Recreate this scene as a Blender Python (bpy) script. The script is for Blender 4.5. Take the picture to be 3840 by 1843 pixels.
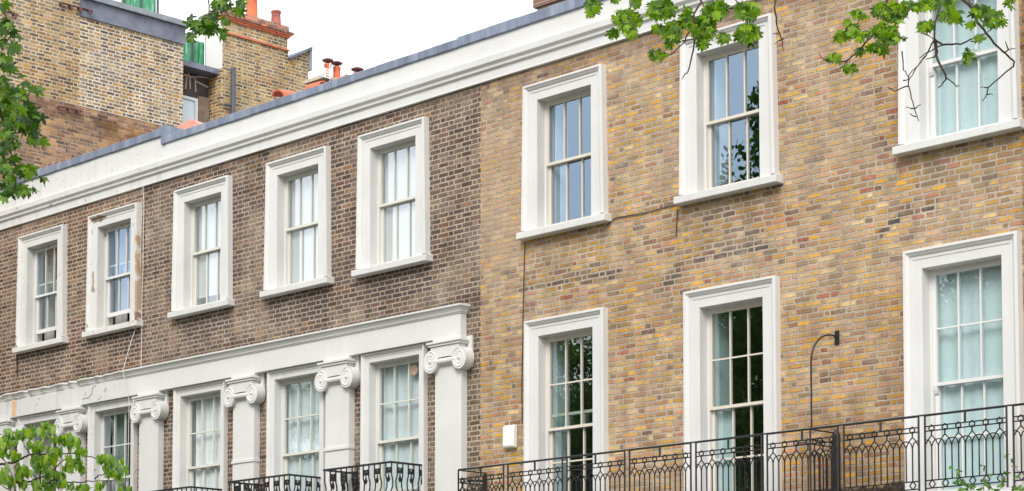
import bpy, bmesh, math, random
from mathutils import Vector, Matrix, noise as mnoise
R = math.radians
random.seed(7)
scene = bpy.context.scene
for o in list(bpy.data.objects):
    bpy.data.objects.remove(o)
COL = scene.collection

# ------------------------------------------------------------------ camera
AL, PI_ = R(45.0), R(3.6)
FPX, VPX, HOR, CX = 7694.0, -5774.0, 2639.0, 1920.0
YPP = HOR - FPX * math.tan(PI_)
CAM = Vector((0.0, -20.4, 1.7))
FWD = Vector((-math.cos(AL) * math.cos(PI_), math.sin(AL) * math.cos(PI_), math.sin(PI_)))
RGT = Vector((math.sin(AL), math.cos(AL), 0.0))
UPV = RGT.cross(FWD)
cd = bpy.data.cameras.new('camera')
cam = bpy.data.objects.new('camera', cd)
COL.objects.link(cam)
cam.matrix_world = Matrix(((RGT.x, UPV.x, -FWD.x, CAM.x), (RGT.y, UPV.y, -FWD.y, CAM.y),
                           (RGT.z, UPV.z, -FWD.z, CAM.z), (0, 0, 0, 1)))
cd.sensor_width = 36.0
cd.lens = FPX / 3840.0 * 36.0
cd.shift_y = (YPP - 921.5) / 3840.0
cd.clip_start, cd.clip_end = 0.1, 3000.0
scene.camera = cam

def ray(px, py):
    return FWD * FPX + RGT * (px - CX) - UPV * (py - YPP)
def at_depth(px, py, d):
    return CAM + ray(px, py) * (d / FPX)
def at_y(px, py, y):
    v = ray(px, py); return CAM + v * ((y - CAM.y) / v.y)
def at_x(px, py, x):
    v = ray(px, py); return CAM + v * ((x - CAM.x) / v.x)

# ------------------------------------------------------------------ world, sun, exposure
SUN_EL, SUN_AZ = R(42), R(152)          # azimuth clockwise from +y
w = bpy.data.worlds.new('World'); scene.world = w; w.use_nodes = True
nt = w.node_tree; nt.nodes.clear()
N = nt.nodes.new; L = nt.links.new
sky = N('ShaderNodeTexSky'); sky.sky_type = 'NISHITA'; sky.sun_disc = False
sky.sun_elevation = SUN_EL; sky.sun_rotation = SUN_AZ
b1 = N('ShaderNodeBackground'); b1.inputs['Strength'].default_value = 0.08
L(sky.outputs[0], b1.inputs[0])
tc = N('ShaderNodeTexCoord'); nz = N('ShaderNodeTexNoise')
nz.inputs['Scale'].default_value = 2.2; nz.inputs['Detail'].default_value = 4
L(tc.outputs['Generated'], nz.inputs['Vector'])
cr = N('ShaderNodeValToRGB')
cr.color_ramp.elements[0].position = 0.3; cr.color_ramp.elements[0].color = (0.90, 0.95, 1.02, 1)
cr.color_ramp.elements[1].position = 0.7; cr.color_ramp.elements[1].color = (1.06, 1.06, 1.05, 1)
L(nz.outputs['Fac'], cr.inputs[0])
b2 = N('ShaderNodeBackground'); b2.inputs['Strength'].default_value = 1.02
L(cr.outputs[0], b2.inputs[0])
mx = N('ShaderNodeMixShader'); mx.inputs[0].default_value = 0.88
L(b1.outputs[0], mx.inputs[1]); L(b2.outputs[0], mx.inputs[2])
wo = N('ShaderNodeOutputWorld'); L(mx.outputs[0], wo.inputs[0])
sd = bpy.data.lights.new('sun', 'SUN'); sd.energy = 1.5; sd.angle = R(28); sd.color = (1.0, 0.96, 0.9)
so = bpy.data.objects.new('sun', sd); COL.objects.link(so)
sdir = Vector((math.sin(SUN_AZ) * math.cos(SUN_EL), math.cos(SUN_AZ) * math.cos(SUN_EL), math.sin(SUN_EL)))
so.rotation_euler = sdir.to_track_quat('Z', 'Y').to_euler(); so.location = (0, -30, 40)
scene.view_settings.view_transform = 'Standard'; scene.view_settings.look = 'None'
scene.view_settings.exposure = 0.84; scene.view_settings.gamma = 1.0
scene.cycles.max_bounces = 6; scene.cycles.transparent_max_bounces = 12
scene.cycles.caustics_reflective = False; scene.cycles.caustics_refractive = False

# ------------------------------------------------------------------ tags and mesh helpers
def tag(o, label=None, cat=None, group=None, kind=None):
    if label: o['label'] = label
    if cat: o['category'] = cat
    if group: o['group'] = group
    if kind: o['kind'] = kind
    return o
BASE = {}
def empty(name, loc, label, cat, group=None):
    o = bpy.data.objects.new(name, None); COL.objects.link(o); o.location = loc
    o.empty_display_size = 0.2
    BASE[o.name] = Vector(loc); return tag(o, label, cat, group)

class MB:
    def __init__(s): s.v, s.f = [], []
    def quad(s, *p):
        n = len(s.v); s.v += [tuple(q) for q in p]; s.f.append(tuple(range(n, n + len(p))))
    def box(s, x0, x1, y0, y1, z0, z1):
        n = len(s.v)
        s.v += [(x, y, z) for x in (x0, x1) for y in (y0, y1) for z in (z0, z1)]
        for q in ((0, 1, 3, 2), (4, 6, 7, 5), (0, 4, 5, 1), (2, 3, 7, 6), (0, 2, 6, 4), (1, 5, 7, 3)):
            s.f.append(tuple(n + i for i in q))
        return s
    def loops(s, rings, close=True, caps=True):
        """stitch rings of equal length"""
        n0 = len(s.v); m = len(rings[0])
        for r in rings: s.v += [tuple(p) for p in r]
        for i in range(len(rings) - 1):
            for j in range(m if close else m - 1):
                a = n0 + i * m + j; b = n0 + i * m + (j + 1) % m
                s.f.append((a, b, b + m, a + m))
        if caps and close:
            s.f.append(tuple(range(n0 + m - 1, n0 - 1, -1)))
            k = n0 + (len(rings) - 1) * m
            s.f.append(tuple(range(k, k + m)))
        return s
    def tube(s, pts, rad, n=6):
        pts = [Vector(p) for p in pts]
        if not isinstance(rad, (list, tuple)): rad = [rad] * len(pts)
        rings = []; ref = None
        for i, p in enumerate(pts):
            t = (pts[min(i + 1, len(pts) - 1)] - pts[max(i - 1, 0)])
            if t.length < 1e-9: t = Vector((0, 0, 1))
            t.normalize()
            if ref is None: ref = Vector((0, 1, 0)) if abs(t.y) < 0.9 else Vector((1, 0, 0))
            a = (ref - t * ref.dot(t)).normalized(); b = t.cross(a); ref = a
            rings.append([p + (a * math.cos(k * 2 * math.pi / n) + b * math.sin(k * 2 * math.pi / n)) * rad[i] for k in range(n)])
        return s.loops(rings)
    def lathe(s, c, prof, n=16):
        c = Vector(c)
        return s.loops([[c + Vector((r * math.cos(k * 2 * math.pi / n), r * math.sin(k * 2 * math.pi / n), z)) for k in range(n)] for r, z in prof])
    def cyl_y(s, cx, cz, rx, rz, y0, y1, n=28):
        return s.loops([[(cx + rx * math.cos(k * 2 * math.pi / n), y, cz + rz * math.sin(k * 2 * math.pi / n)) for k in range(n)] for y in (y0, y1)])
    def prism(s, pts, d):
        d = Vector(d); pts = [Vector(p) for p in pts]
        return s.loops([pts, [p + d for p in pts]])
    def ball(s, c, r, n=8):
        c = Vector(c); h = n // 2
        rr = r if isinstance(r, (tuple, list)) else (r, r, r)
        rings = []
        for i in range(1, h):
            a = math.pi * i / h
            rings.append([c + Vector((rr[0] * math.sin(a) * math.cos(k * 2 * math.pi / n), rr[1] * math.sin(a) * math.sin(k * 2 * math.pi / n), rr[2] * math.cos(a))) for k in range(n)])
        return s.loops(rings)
    def build(s, name, mat, parent=None, smooth=False, angle=None, recalc=True):
        me = bpy.data.meshes.new(name)
        off = Vector((0, 0, 0)); p = parent
        while p is not None:
            if p.name in BASE: off = off + BASE[p.name]
            p = p.parent
        me.from_pydata([Vector(v) - off for v in s.v], [], s.f)
        if recalc:
            bm = bmesh.new(); bm.from_mesh(me); bmesh.ops.recalc_face_normals(bm, faces=bm.faces); bm.to_mesh(me); bm.free()
        if smooth:
            me.polygons.foreach_set('use_smooth', [True] * len(me.polygons))
            me.set_sharp_from_angle(angle=R(angle or 40))
        if mat: me.materials.append(mat)
        o = bpy.data.objects.new(name, me); COL.objects.link(o)
        if parent is not None: o.parent = parent
        return o

def bevel(o, w=0.004, seg=1):
    m = o.modifiers.new('bevel', 'BEVEL'); m.width = w; m.segments = seg; m.limit_method = 'ANGLE'; m.angle_limit = R(40)

# ------------------------------------------------------------------ materials
def lin(r, g, b, k=1.0):
    f = lambda c: (c / 255 / 12.92 if c / 255 <= 0.04045 else ((c / 255 + 0.055) / 1.055) ** 2.4) * k
    return (f(r), f(g), f(b), 1.0)

class Mat:
    """small node-building helper"""
    def __init__(s, name, rough=0.6, spec=0.3):
        s.m = bpy.data.materials.new(name); s.m.use_nodes = True
        s.nt = s.m.node_tree; s.nt.nodes.clear()
        s.p = s.n('ShaderNodeBsdfPrincipled')
        s.p.inputs['Roughness'].default_value = rough
        s.p.inputs['Specular IOR Level'].default_value = spec
        s.o = s.n('ShaderNodeOutputMaterial'); s.l(s.p.outputs[0], s.o.inputs[0])
        s.tc = None
    def n(s, t): return s.nt.nodes.new(t)
    def l(s, a, b): s.nt.links.new(a, b)
    def put(s, sock, v):
        if isinstance(v, (int, float)): sock.default_value = v
        elif isinstance(v, (tuple, list)): sock.default_value = v
        else: s.l(v, sock)
    def obj(s):
        if s.tc is None: s.tc = s.n('ShaderNodeTexCoord')
        return s.tc.outputs['Object']
    def math(s, op, a, b=0.0, c=0.0, clamp=False):
        n = s.n('ShaderNodeMath'); n.operation = op; n.use_clamp = clamp
        s.put(n.inputs[0], a); s.put(n.inputs[1], b)
        if op in ('MULTIPLY_ADD', 'COMPARE', 'WRAP', 'SMOOTH_MIN', 'SMOOTH_MAX'): s.put(n.inputs[2], c)
        return n.outputs[0]
    def noise(s, scale, detail=3, rough=0.5, vec=None, dim='3D'):
        n = s.n('ShaderNodeTexNoise'); n.inputs['Scale'].default_value = scale
        n.inputs['Detail'].default_value = detail; n.inputs['Roughness'].default_value = rough
        s.l(vec if vec is not None else s.obj(), n.inputs['Vector'])
        return n
    def mapping(s, sc, loc=(0, 0, 0)):
        n = s.n('ShaderNodeMapping'); n.inputs['Scale'].default_value = sc; n.inputs['Location'].default_value = loc
        s.l(s.obj(), n.inputs['Vector']); return n.outputs[0]
    def sep(s, v):
        n = s.n('ShaderNodeSeparateXYZ'); s.l(v, n.inputs[0]); return n.outputs
    def comb(s, x, y, z):
        n = s.n('ShaderNodeCombineXYZ'); s.put(n.inputs[0], x); s.put(n.inputs[1], y); s.put(n.inputs[2], z); return n.outputs[0]
    def white(s, v):
        n = s.n('ShaderNodeTexWhiteNoise'); n.noise_dimensions = '3D'; s.l(v, n.inputs['Vector']); return n
    def ramp(s, fac, stops, const=False):
        n = s.n('ShaderNodeValToRGB'); r = n.color_ramp
        if const: r.interpolation = 'CONSTANT'
        while len(r.elements) < len(stops): r.elements.new(0.5)
        for e, (p, c) in zip(r.elements, stops): e.position = p; e.color = c
        s.put(n.inputs[0], fac); return n.outputs[0]
    def maprange(s, v, a, b, c=0.0, d=1.0, smooth=True):
        n = s.n('ShaderNodeMapRange')
        if smooth: n.interpolation_type = 'SMOOTHSTEP'
        s.put(n.inputs[0], v); n.inputs[1].default_value = a; n.inputs[2].default_value = b
        n.inputs[3].default_value = c; n.inputs[4].default_value = d; return n.outputs[0]
    def mix(s, f, a, b, mode='MIX'):
        n = s.n('ShaderNodeMix'); n.data_type = 'RGBA'; n.blend_type = mode
        s.put(n.inputs[0], f); s.put(n.inputs[6], a); s.put(n.inputs[7], b); return n.outputs[2]
    def bump(s, h, strength=0.5, dist=0.01):
        n = s.n('ShaderNodeBump'); n.inputs['Strength'].default_value = strength; n.inputs['Distance'].default_value = dist
        s.l(h, n.inputs['Height']); s.l(n.outputs[0], s.p.inputs['Normal'])
    def color(s, c): s.put(s.p.inputs['Base Color'], c)

def box_mask(M, u, v, x0, x1, z0, z1, soft, nz_, slope=0.0):
    cx, cz = (x0 + x1) / 2, (z0 + z1) / 2
    du = M.math('SUBTRACT', u, cx)
    dx = M.math('SUBTRACT', M.math('ABSOLUTE', du), (x1 - x0) / 2)
    dv = M.math('SUBTRACT', v, cz)
    if slope: dv = M.math('MULTIPLY_ADD', du, -slope, dv)
    dz = M.math('SUBTRACT', M.math('ABSOLUTE', dv), (z1 - z0) / 2)
    m = M.math('MAXIMUM', dx, dz)
    m = M.math('MULTIPLY_ADD', nz_, soft * 1.6, m)
    return M.maprange(m, -soft * 0.5, soft * 0.6, 1.0, 0.0)

def brick_mat(name, pal, mortar, joint=0.011, axis='X', origin=0.0, jit=0.12, warp=0.004, smear=0.3, smear_scale=1.3,
              course=0.075, stains=(), tint=None, bright=0.35, seed=0.0, edge=0.004, relief=0.008):
    M = Mat(name, 0.9, 0.15)
    avg = tuple(sum(c[i] for _, c in pal) / len(pal) for i in range(3)) + (1,)
    s = M.sep(M.obj())
    U = M.math('ADD', s[0 if axis == 'X' else 1], origin); V = s[2]
    pos = M.comb(U, V, seed)
    big = M.noise(smear_scale, 5, 0.6, pos)
    wn = M.noise(9.0, 2, 0.5, pos); ws = M.sep(wn.outputs['Color'])
    fn = M.noise(55.0, 2, 0.6, pos); fs = M.sep(fn.outputs['Color'])
    u = M.math('ADD', U, M.math('MULTIPLY_ADD', M.math('SUBTRACT', ws[0], 0.5), warp * 5, M.math('MULTIPLY', M.math('SUBTRACT', fs[0], 0.5), edge * 2.2)))
    v = M.math('ADD', V, M.math('MULTIPLY_ADD', M.math('SUBTRACT', ws[1], 0.5), warp * 2.6, M.math('MULTIPLY', M.math('SUBTRACT', fs[1], 0.5), edge * 1.6)))
    vr = M.math('DIVIDE', v, course); row = M.math('FLOOR', vr); fv = M.math('FRACT', vr)
    rr = M.white(M.comb(row, seed + 3.1, 1.7)).outputs['Value']
    P = 0.3375
    uu = M.math('DIVIDE', u, P)
    uu = M.math('ADD', uu, M.math('MULTIPLY', M.math('MODULO', M.math('ADD', row, 1000), 2.0), 0.5))
    uu = M.math('MULTIPLY_ADD', rr, jit, uu)
    cell = M.math('FLOOR', uu); fu = M.math('FRACT', uu)
    # uneven brick lengths: move the joint inside each cell
    cj = M.white(M.comb(cell, row, seed + 9.0)).outputs['Value']
    split = M.math('MULTIPLY_ADD', M.math('SUBTRACT', cj, 0.5), jit * 0.9, 0.6667)
    isH = M.math('GREATER_THAN', fu, split)
    ln = M.math('ADD', M.math('MULTIPLY', isH, M.math('SUBTRACT', M.math('SUBTRACT', 1.0, split), split)), split)
    st = M.math('MULTIPLY', isH, split)
    d0 = M.math('SUBTRACT', fu, st); d1 = M.math('SUBTRACT', ln, d0)
    ex = M.math('MULTIPLY', M.math('MINIMUM', d0, d1), P)
    ez = M.math('MULTIPLY', M.math('MINIMUM', fv, M.math('SUBTRACT', 1.0, fv)), course)
    d = M.math('SMOOTH_MIN', ex, ez, 0.012)
    bid = M.comb(M.math('MULTIPLY_ADD', cell, 2.0, isH), row, seed)
    wn1 = M.white(bid); r1 = M.sep(wn1.outputs['Color'])
    hw = M.math('MULTIPLY_ADD', M.math('SUBTRACT', fs[2], 0.5), edge * 1.4, joint / 2)
    hw = M.math('MULTIPLY_ADD', M.math('SUBTRACT', r1[2], 0.4), joint * 0.25, hw)
    t = M.math('SUBTRACT', d, hw)
    brick = M.maprange(t, -0.0015, 0.003)
    bc = M.ramp(r1[0], pal, True)
    # value change within and between bricks
    k = M.math('MULTIPLY_ADD', M.math('SUBTRACT', r1[1], 0.5), bright, 1.0)
    k = M.math('MULTIPLY_ADD', M.math('SUBTRACT', fn.outputs['Fac'], 0.5), 0.9, k)
    bc = M.mix(1.0, bc, M.comb(k, k, k), 'MULTIPLY')
    mid = M.noise(22.0, 3, 0.6, pos)
    bc = M.mix(M.math('MULTIPLY', M.maprange(mid.outputs['Fac'], 0.42, 0.68), 0.45), bc, avg)
    bc = M.mix(M.math('MULTIPLY', M.maprange(M.noise(120.0, 2, 0.6, pos).outputs['Fac'], 0.60, 0.72), 0.45), bc, tuple(c * 0.35 for c in avg[:3]) + (1,))
    mc = M.mix(M.maprange(M.noise(3.0, 4, 0.6, pos).outputs['Fac'], 0.35, 0.7), mortar, tuple(c * 0.78 for c in mortar[:3]) + (1,))
    sm = M.math('MULTIPLY', M.maprange(M.math('MULTIPLY_ADD', M.math('SUBTRACT', fn.outputs['Fac'], 0.5), 0.35, big.outputs['Fac']), 0.42, 0.72), smear)
    bc = M.mix(sm, bc, mc)
    bl = M.noise(6.0, 4, 0.65, pos)
    nzv = M.math('SUBTRACT', M.math('MULTIPLY_ADD', r1[1], 0.35, bl.outputs['Fac']), 0.65)
    for (x0, x1, z0, z1, soft, col, stg, *ex_) in stains:
        if 'B' not in ex_: continue
        m = box_mask(M, U, V, x0, x1, z0, z1, soft, nzv, ex_[0])
        bc = M.mix(M.math('MULTIPLY', m, stg), bc, col)
    c = M.mix(brick, mc, bc)
    st_ = M.noise(1.0, 4, 0.65, M.comb(M.math('MULTIPLY', U, 5.0), M.math('MULTIPLY', V, 0.8), seed))
    bt_ = M.noise(3.2, 4, 0.6, pos)
    wv = M.math('MULTIPLY', M.maprange(st_.outputs['Fac'], 0.35, 0.65, 1.08, 0.90), M.maprange(bt_.outputs['Fac'], 0.3, 0.7, 0.90, 1.12))
    c = M.mix(1.0, c, M.comb(wv, wv, wv), 'MULTIPLY')
    if tint:
        c = M.mix(M.math('MULTIPLY', M.maprange(M.noise(0.45, 4, 0.6, pos).outputs['Fac'], 0.42, 0.66), tint[1]), c, tint[0], 'MULTIPLY')
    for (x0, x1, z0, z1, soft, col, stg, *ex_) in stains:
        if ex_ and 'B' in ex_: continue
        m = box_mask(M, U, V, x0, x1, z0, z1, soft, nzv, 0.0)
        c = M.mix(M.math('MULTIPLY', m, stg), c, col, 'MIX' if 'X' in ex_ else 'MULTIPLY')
    M.color(c)
    h = M.math('MULTIPLY_ADD', fn.outputs['Fac'], 0.35, M.math('MULTIPLY', brick, 1.0))
    h = M.math('MULTIPLY_ADD', r1[2], 0.25, h)
    M.bump(h, 1.0, relief)
    return M.m

def paint_mat(name, base, var=0.06, rough=0.55, dirt=0.0, streak=0.0, chips=(), chip_all=0.0, ox=0.0):
    M = Mat(name, rough, 0.25)
    b = M.noise(1.6, 5, 0.6)
    c = M.mix(M.maprange(b.outputs['Fac'], 0.3, 0.72), base, tuple(x * (1 - var) for x in base[:3]) + (1,))
    s = M.sep(M.obj()); U = M.math('ADD', s[0], ox); V = s[2]
    f = M.noise(14.0, 6, 0.65)
    if streak:
        sn = M.noise(1.0, 4, 0.6, M.mapping((7.0, 7.0, 0.7)))
        c = M.mix(M.math('MULTIPLY', M.maprange(sn.outputs['Fac'], 0.5, 0.75), streak), c, lin(150, 145, 138))
    if dirt:
        c = M.mix(M.math('MULTIPLY', M.maprange(f.outputs['Fac'], 0.52, 0.72), dirt), c, lin(140, 132, 120))
    if chip_all:
        cn = M.noise(5.0, 6, 0.7)
        c = M.mix(M.maprange(cn.outputs['Fac'], 0.66 - chip_all * 0.1, 0.67 - chip_all * 0.1), c, lin(150, 132, 115))
    for (x0, x1, z0, z1, soft, col) in chips:
        m = box_mask(M, U, V, x0, x1, z0, z1, soft, M.math('MULTIPLY', M.math('SUBTRACT', M.noise(7.0, 6, 0.7).outputs['Fac'], 0.5), 5.0))
        c = M.mix(m, c, col)
    M.color(c)
    M.bump(f.outputs['Fac'], 0.12, 0.006)
    return M.m

def plain(name, col, rough=0.6, spec=0.3, var=0.12, scale=8.0, bump=0.15):
    M = Mat(name, rough, spec)
    n = M.noise(scale, 5, 0.6)
    M.color(M.mix(M.maprange(n.outputs['Fac'], 0.3, 0.7), tuple(x * (1 - var) for x in col[:3]) + (1,), tuple(min(1, x * (1 + var)) for x in col[:3]) + (1,)))
    if bump: M.bump(n.outputs['Fac'], bump, 0.004)
    return M.m

def glass_mat(name, tint, refl, rcol=(0.9, 0.95, 1.0, 1)):
    M = Mat(name)
    M.nt.nodes.remove(M.p)
    t = M.n('ShaderNodeBsdfTransparent'); t.inputs[0].default_value = tint
    g = M.n('ShaderNodeBsdfGlossy'); g.inputs[0].default_value = rcol; g.inputs['Roughness'].default_value = 0.0
    nb = M.noise(1.1, 2, 0.5); bp = M.n('ShaderNodeBump'); bp.inputs['Strength'].default_value = 0.05; bp.inputs['Distance'].default_value = 0.02
    M.l(nb.outputs['Fac'], bp.inputs['Height']); M.l(bp.outputs[0], g.inputs['Normal'])
    m = M.n('ShaderNodeMixShader')
    lw = M.n('ShaderNodeLayerWeight'); lw.inputs['Blend'].default_value = 0.5
    M.put(m.inputs[0], M.math('MULTIPLY_ADD', M.math('POWER', lw.outputs['Facing'], 4.0), 0.7, refl, clamp=True))
    M.l(t.outputs[0], m.inputs[1]); M.l(g.outputs[0], m.inputs[2])
    M.l(m.outputs[0], M.o.inputs[0])
    return M.m

def leaf_mat(name, stops, trans, sheen=0.35):
    M = Mat(name, 0.45, 0.4)
    g = M.n('ShaderNodeNewGeometry')
    c = M.ramp(g.outputs['Random Per Island'], stops)
    v = M.noise(30.0, 3, 0.5)
    c = M.mix(0.25, c, M.mix(v.outputs['Fac'], (0.5, 0.5, 0.5, 1), (1.4, 1.4, 1.2, 1)), 'MULTIPLY')
    M.color(c)
    t = M.n('ShaderNodeBsdfTranslucent')
    M.l(M.mix(1.0, c, (1.2, 1.2, 0.4, 1), 'MULTIPLY'), t.inputs[0])
    m = M.n('ShaderNodeMixShader'); m.inputs[0].default_value = trans
    M.l(M.p.outputs[0], m.inputs[1]); M.l(t.outputs[0], m.inputs[2]); M.l(m.outputs[0], M.o.inputs[0])
    return M.m

K = 0.84
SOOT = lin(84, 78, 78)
TAR = lin(78, 74, 80)
RB, RC, RA = -25.2, -14.5, -32.7        # root x of the three terraced houses
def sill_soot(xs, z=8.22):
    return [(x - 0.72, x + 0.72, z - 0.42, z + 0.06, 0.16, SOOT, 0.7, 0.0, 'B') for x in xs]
pal_B = [(0.0, lin(94, 76, 70, K)), (0.13, lin(112, 94, 85, K)), (0.28, lin(128, 109, 97, K)), (0.42, lin(90, 80, 79, K)),
         (0.55, lin(120, 98, 87, K)), (0.68, lin(142, 120, 102, K)), (0.78, lin(124, 94, 82, K)), (0.87, lin(106, 94, 92, K)), (0.965, lin(154, 116, 88, K))]
mort_B = lin(198, 180, 160, K)
UB, UC_, UA = (-27.69, -25.17, -22.9), (-19.33, -16.42, -12.98), (-32.62, -30.29)
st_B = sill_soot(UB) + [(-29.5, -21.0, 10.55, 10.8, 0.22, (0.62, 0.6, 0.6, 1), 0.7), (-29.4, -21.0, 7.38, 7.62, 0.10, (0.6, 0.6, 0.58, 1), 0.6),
        (-21.55, -21.0, 4.0, 7.3, 0.25, (0.95, 1.0, 0.86, 1), 0.35), (-28.72, -28.4, 7.75, 8.15, 0.12, lin(176, 150, 130), 0.4, 'X')]
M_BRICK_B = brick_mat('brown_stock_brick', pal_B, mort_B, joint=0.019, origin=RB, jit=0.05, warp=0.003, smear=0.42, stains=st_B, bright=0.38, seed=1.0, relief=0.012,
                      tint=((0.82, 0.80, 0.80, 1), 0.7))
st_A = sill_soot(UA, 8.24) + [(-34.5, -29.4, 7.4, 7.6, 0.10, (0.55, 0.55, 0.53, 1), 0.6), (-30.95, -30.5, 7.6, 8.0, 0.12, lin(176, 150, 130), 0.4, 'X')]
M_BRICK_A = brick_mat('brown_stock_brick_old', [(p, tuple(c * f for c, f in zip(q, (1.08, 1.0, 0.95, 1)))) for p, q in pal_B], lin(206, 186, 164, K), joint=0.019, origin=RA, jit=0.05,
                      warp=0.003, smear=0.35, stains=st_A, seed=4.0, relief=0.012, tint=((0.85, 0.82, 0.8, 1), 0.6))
pal_C = [(0.0, lin(212, 164, 84, K)), (0.13, lin(204, 172, 130, K)), (0.26, lin(194, 150, 116, K)), (0.36, lin(214, 172, 100, K)), (0.48, lin(176, 144, 104, K)),
         (0.58, lin(204, 166, 136, K)), (0.66, lin(166, 126, 102, K)), (0.73, lin(224, 194, 142, K)), (0.80, lin(156, 134, 110, K)), (0.87, lin(200, 142, 112, K)),
         (0.925, lin(172, 104, 88, K)), (0.945, lin(124, 102, 94, K)), (0.965, lin(226, 172, 70, K))]
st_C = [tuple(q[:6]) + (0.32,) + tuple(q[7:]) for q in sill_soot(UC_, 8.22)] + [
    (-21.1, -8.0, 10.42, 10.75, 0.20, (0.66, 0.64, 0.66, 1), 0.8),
    (-20.3, -18.35, 7.505, 7.575, 0.09, TAR, 0.8, -0.01, 'B'), (-19.0, -18.4, 7.43, 7.50, 0.09, TAR, 0.8, 0.0, 'B'), (-19.6, -18.6, 7.58, 7.70, 0.16, TAR, 0.45, 0.0, 'B'),
    (-17.6, -17.25, 7.20, 7.44, 0.12, TAR, 0.7, 0.5, 'B'), (-17.2, -15.75, 7.45, 7.52, 0.08, TAR, 0.8, -0.02, 'B'), (-16.9, -15.9, 7.53, 7.70, 0.16, TAR, 0.55, 0.0, 'B'),
    (-14.15, -13.85, 7.36, 7.46, 0.08, TAR, 0.85, 0.6, 'B'), (-13.9, -13.2, 7.47, 7.53, 0.08, TAR, 0.8, 0.0, 'B'), (-13.8, -13.3, 7.56, 7.70, 0.14, TAR, 0.5, 0.0, 'B'),
    (-12.18, -11.0, 3.0, 11.0, 0.06, (0.52, 0.44, 0.36, 1), 0.8),
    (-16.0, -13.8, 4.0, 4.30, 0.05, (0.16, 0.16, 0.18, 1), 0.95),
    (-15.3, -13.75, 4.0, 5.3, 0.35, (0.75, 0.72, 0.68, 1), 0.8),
    (-21.04, -20.1, 7.9, 9.9, 0.35, lin(198, 172, 148, K), 0.45, 'X')]
M_BRICK_C = brick_mat('yellow_stock_brick', [(p, (c[0] * 0.99, c[1] * 0.98, c[2] * 0.93, 1)) for p, c in pal_C], lin(200, 183, 164, K), joint=0.024, origin=RC, jit=0.26, warp=0.007, smear=0.5, smear_scale=1.1, stains=st_C,
                      bright=0.5, seed=7.0, edge=0.009, relief=0.02, tint=((0.90, 0.85, 0.81, 1), 0.8))
pal_F = [(0.0, lin(186, 150, 96, K)), (0.2, lin(148, 120, 86, K)), (0.36, lin(108, 96, 88, K)), (0.5, lin(196, 160, 104, K)), (0.64, lin(130, 110, 88, K)),
         (0.76, lin(92, 84, 82, K)), (0.85, lin(170, 126, 80, K)), (0.955, lin(204, 152, 72, K))]
M_BRICK_F = brick_mat('buff_flank_brick', pal_F, lin(222, 204, 176, K), joint=0.023, axis='Y', origin=4.5, jit=0.08, warp=0.004, smear=0.45, seed=11.0, bright=0.4, tint=((0.84, 0.80, 0.76, 1), 0.8))
M_BRICK_W = brick_mat('white_pointed_brick', pal_F, lin(232, 220, 204, K), joint=0.026, axis='Y', origin=4.5, jit=0.05, warp=0.003, smear=0.25, seed=13.0, bright=0.35)
pal_O = [(0.0, lin(176, 140, 112, K)), (0.2, lin(150, 122, 104, K)), (0.4, lin(184, 144, 104, K)), (0.55, lin(128, 106, 96, K)), (0.7, lin(180, 146, 124, K)), (0.85, lin(196, 150, 90, K)), (0.93, lin(104, 94, 92, K))]
M_BRICK_O = brick_mat('old_lower_brick', pal_O, lin(204, 174, 148, K), joint=0.016, axis='Y', origin=4.5, jit=0.3, warp=0.010, smear=0.28, smear_scale=2.0, seed=17.0, bright=0.7, edge=0.008, relief=0.014,
                      tint=((0.74, 0.68, 0.66, 1), 0.9), stains=[(3.2, 3.9, 13.62, 13.95, 0.2, (0.35, 0.35, 0.38, 1), 0.9), (4.1, 4.7, 13.5, 13.8, 0.2, (0.38, 0.36, 0.38, 1), 0.9), (1.0, 3.0, 13.78, 14.1, 0.25, (0.58, 0.54, 0.54, 1), 0.9), (3.5, 5.4, 13.4, 13.9, 0.2, lin(206, 150, 80, K), 0.22, 'X')])
M_BRICK_D = brick_mat('chimney_cap_brick', [(0, lin(120, 92, 80)), (0.3, lin(150, 110, 92)), (0.55, lin(216, 120, 88)), (0.7, lin(110, 96, 92)), (0.85, lin(180, 120, 96))],
                      lin(196, 180, 168), axis='Y', seed=19.0)
M_STUCCO = paint_mat('white_stucco', lin(231, 230, 227, 0.88), 0.07, 0.55, dirt=0.05, streak=0.08)
M_STUCCO_C = paint_mat('white_stucco_new', lin(229, 227, 225, 0.88), 0.06, 0.55, dirt=0.04, streak=0.06)
M_STUCCO_A = paint_mat('weathered_stucco', lin(230, 229, 226, 0.88), 0.07, 0.6, dirt=0.2, streak=0.25, chip_all=0.12, ox=RA)
M_FLAKE = paint_mat('flaking_paint', lin(230, 228, 224, 0.88), 0.06, 0.6, dirt=0.22, streak=0.2, chip_all=0.1, ox=RA,
                    chips=[(-29.545, -29.3, 9.0, 9.84, 0.05, lin(178, 150, 122)), (-29.62, -29.3, 8.32, 8.5, 0.05, lin(140, 118, 100)), (-29.545, -29.3, 8.5, 9.05, 0.03, lin(182, 158, 136)),
                           (-30.95, -30.89, 9.05, 9.40, 0.03, lin(160, 146, 132)), (-30.98, -30.5, 10.30, 10.36, 0.03, lin(130, 110, 92)),
                           (-33.40, -33.36, 8.34, 8.55, 0.02, lin(150, 138, 126))])
M_CREAM = paint_mat('cream_sash_paint', lin(228, 219, 204, 0.88), 0.03, 0.35)
M_WHITE = paint_mat('white_sash_paint', lin(233, 232, 230, 0.88), 0.03, 0.35)
M_OFFW = paint_mat('ivory_sash_paint', lin(230, 228, 216, 0.88), 0.03, 0.35)
M_SILL = paint_mat('painted_sill', lin(226, 225, 223, 0.88), 0.08, 0.6, dirt=0.18, streak=0.12)

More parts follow.
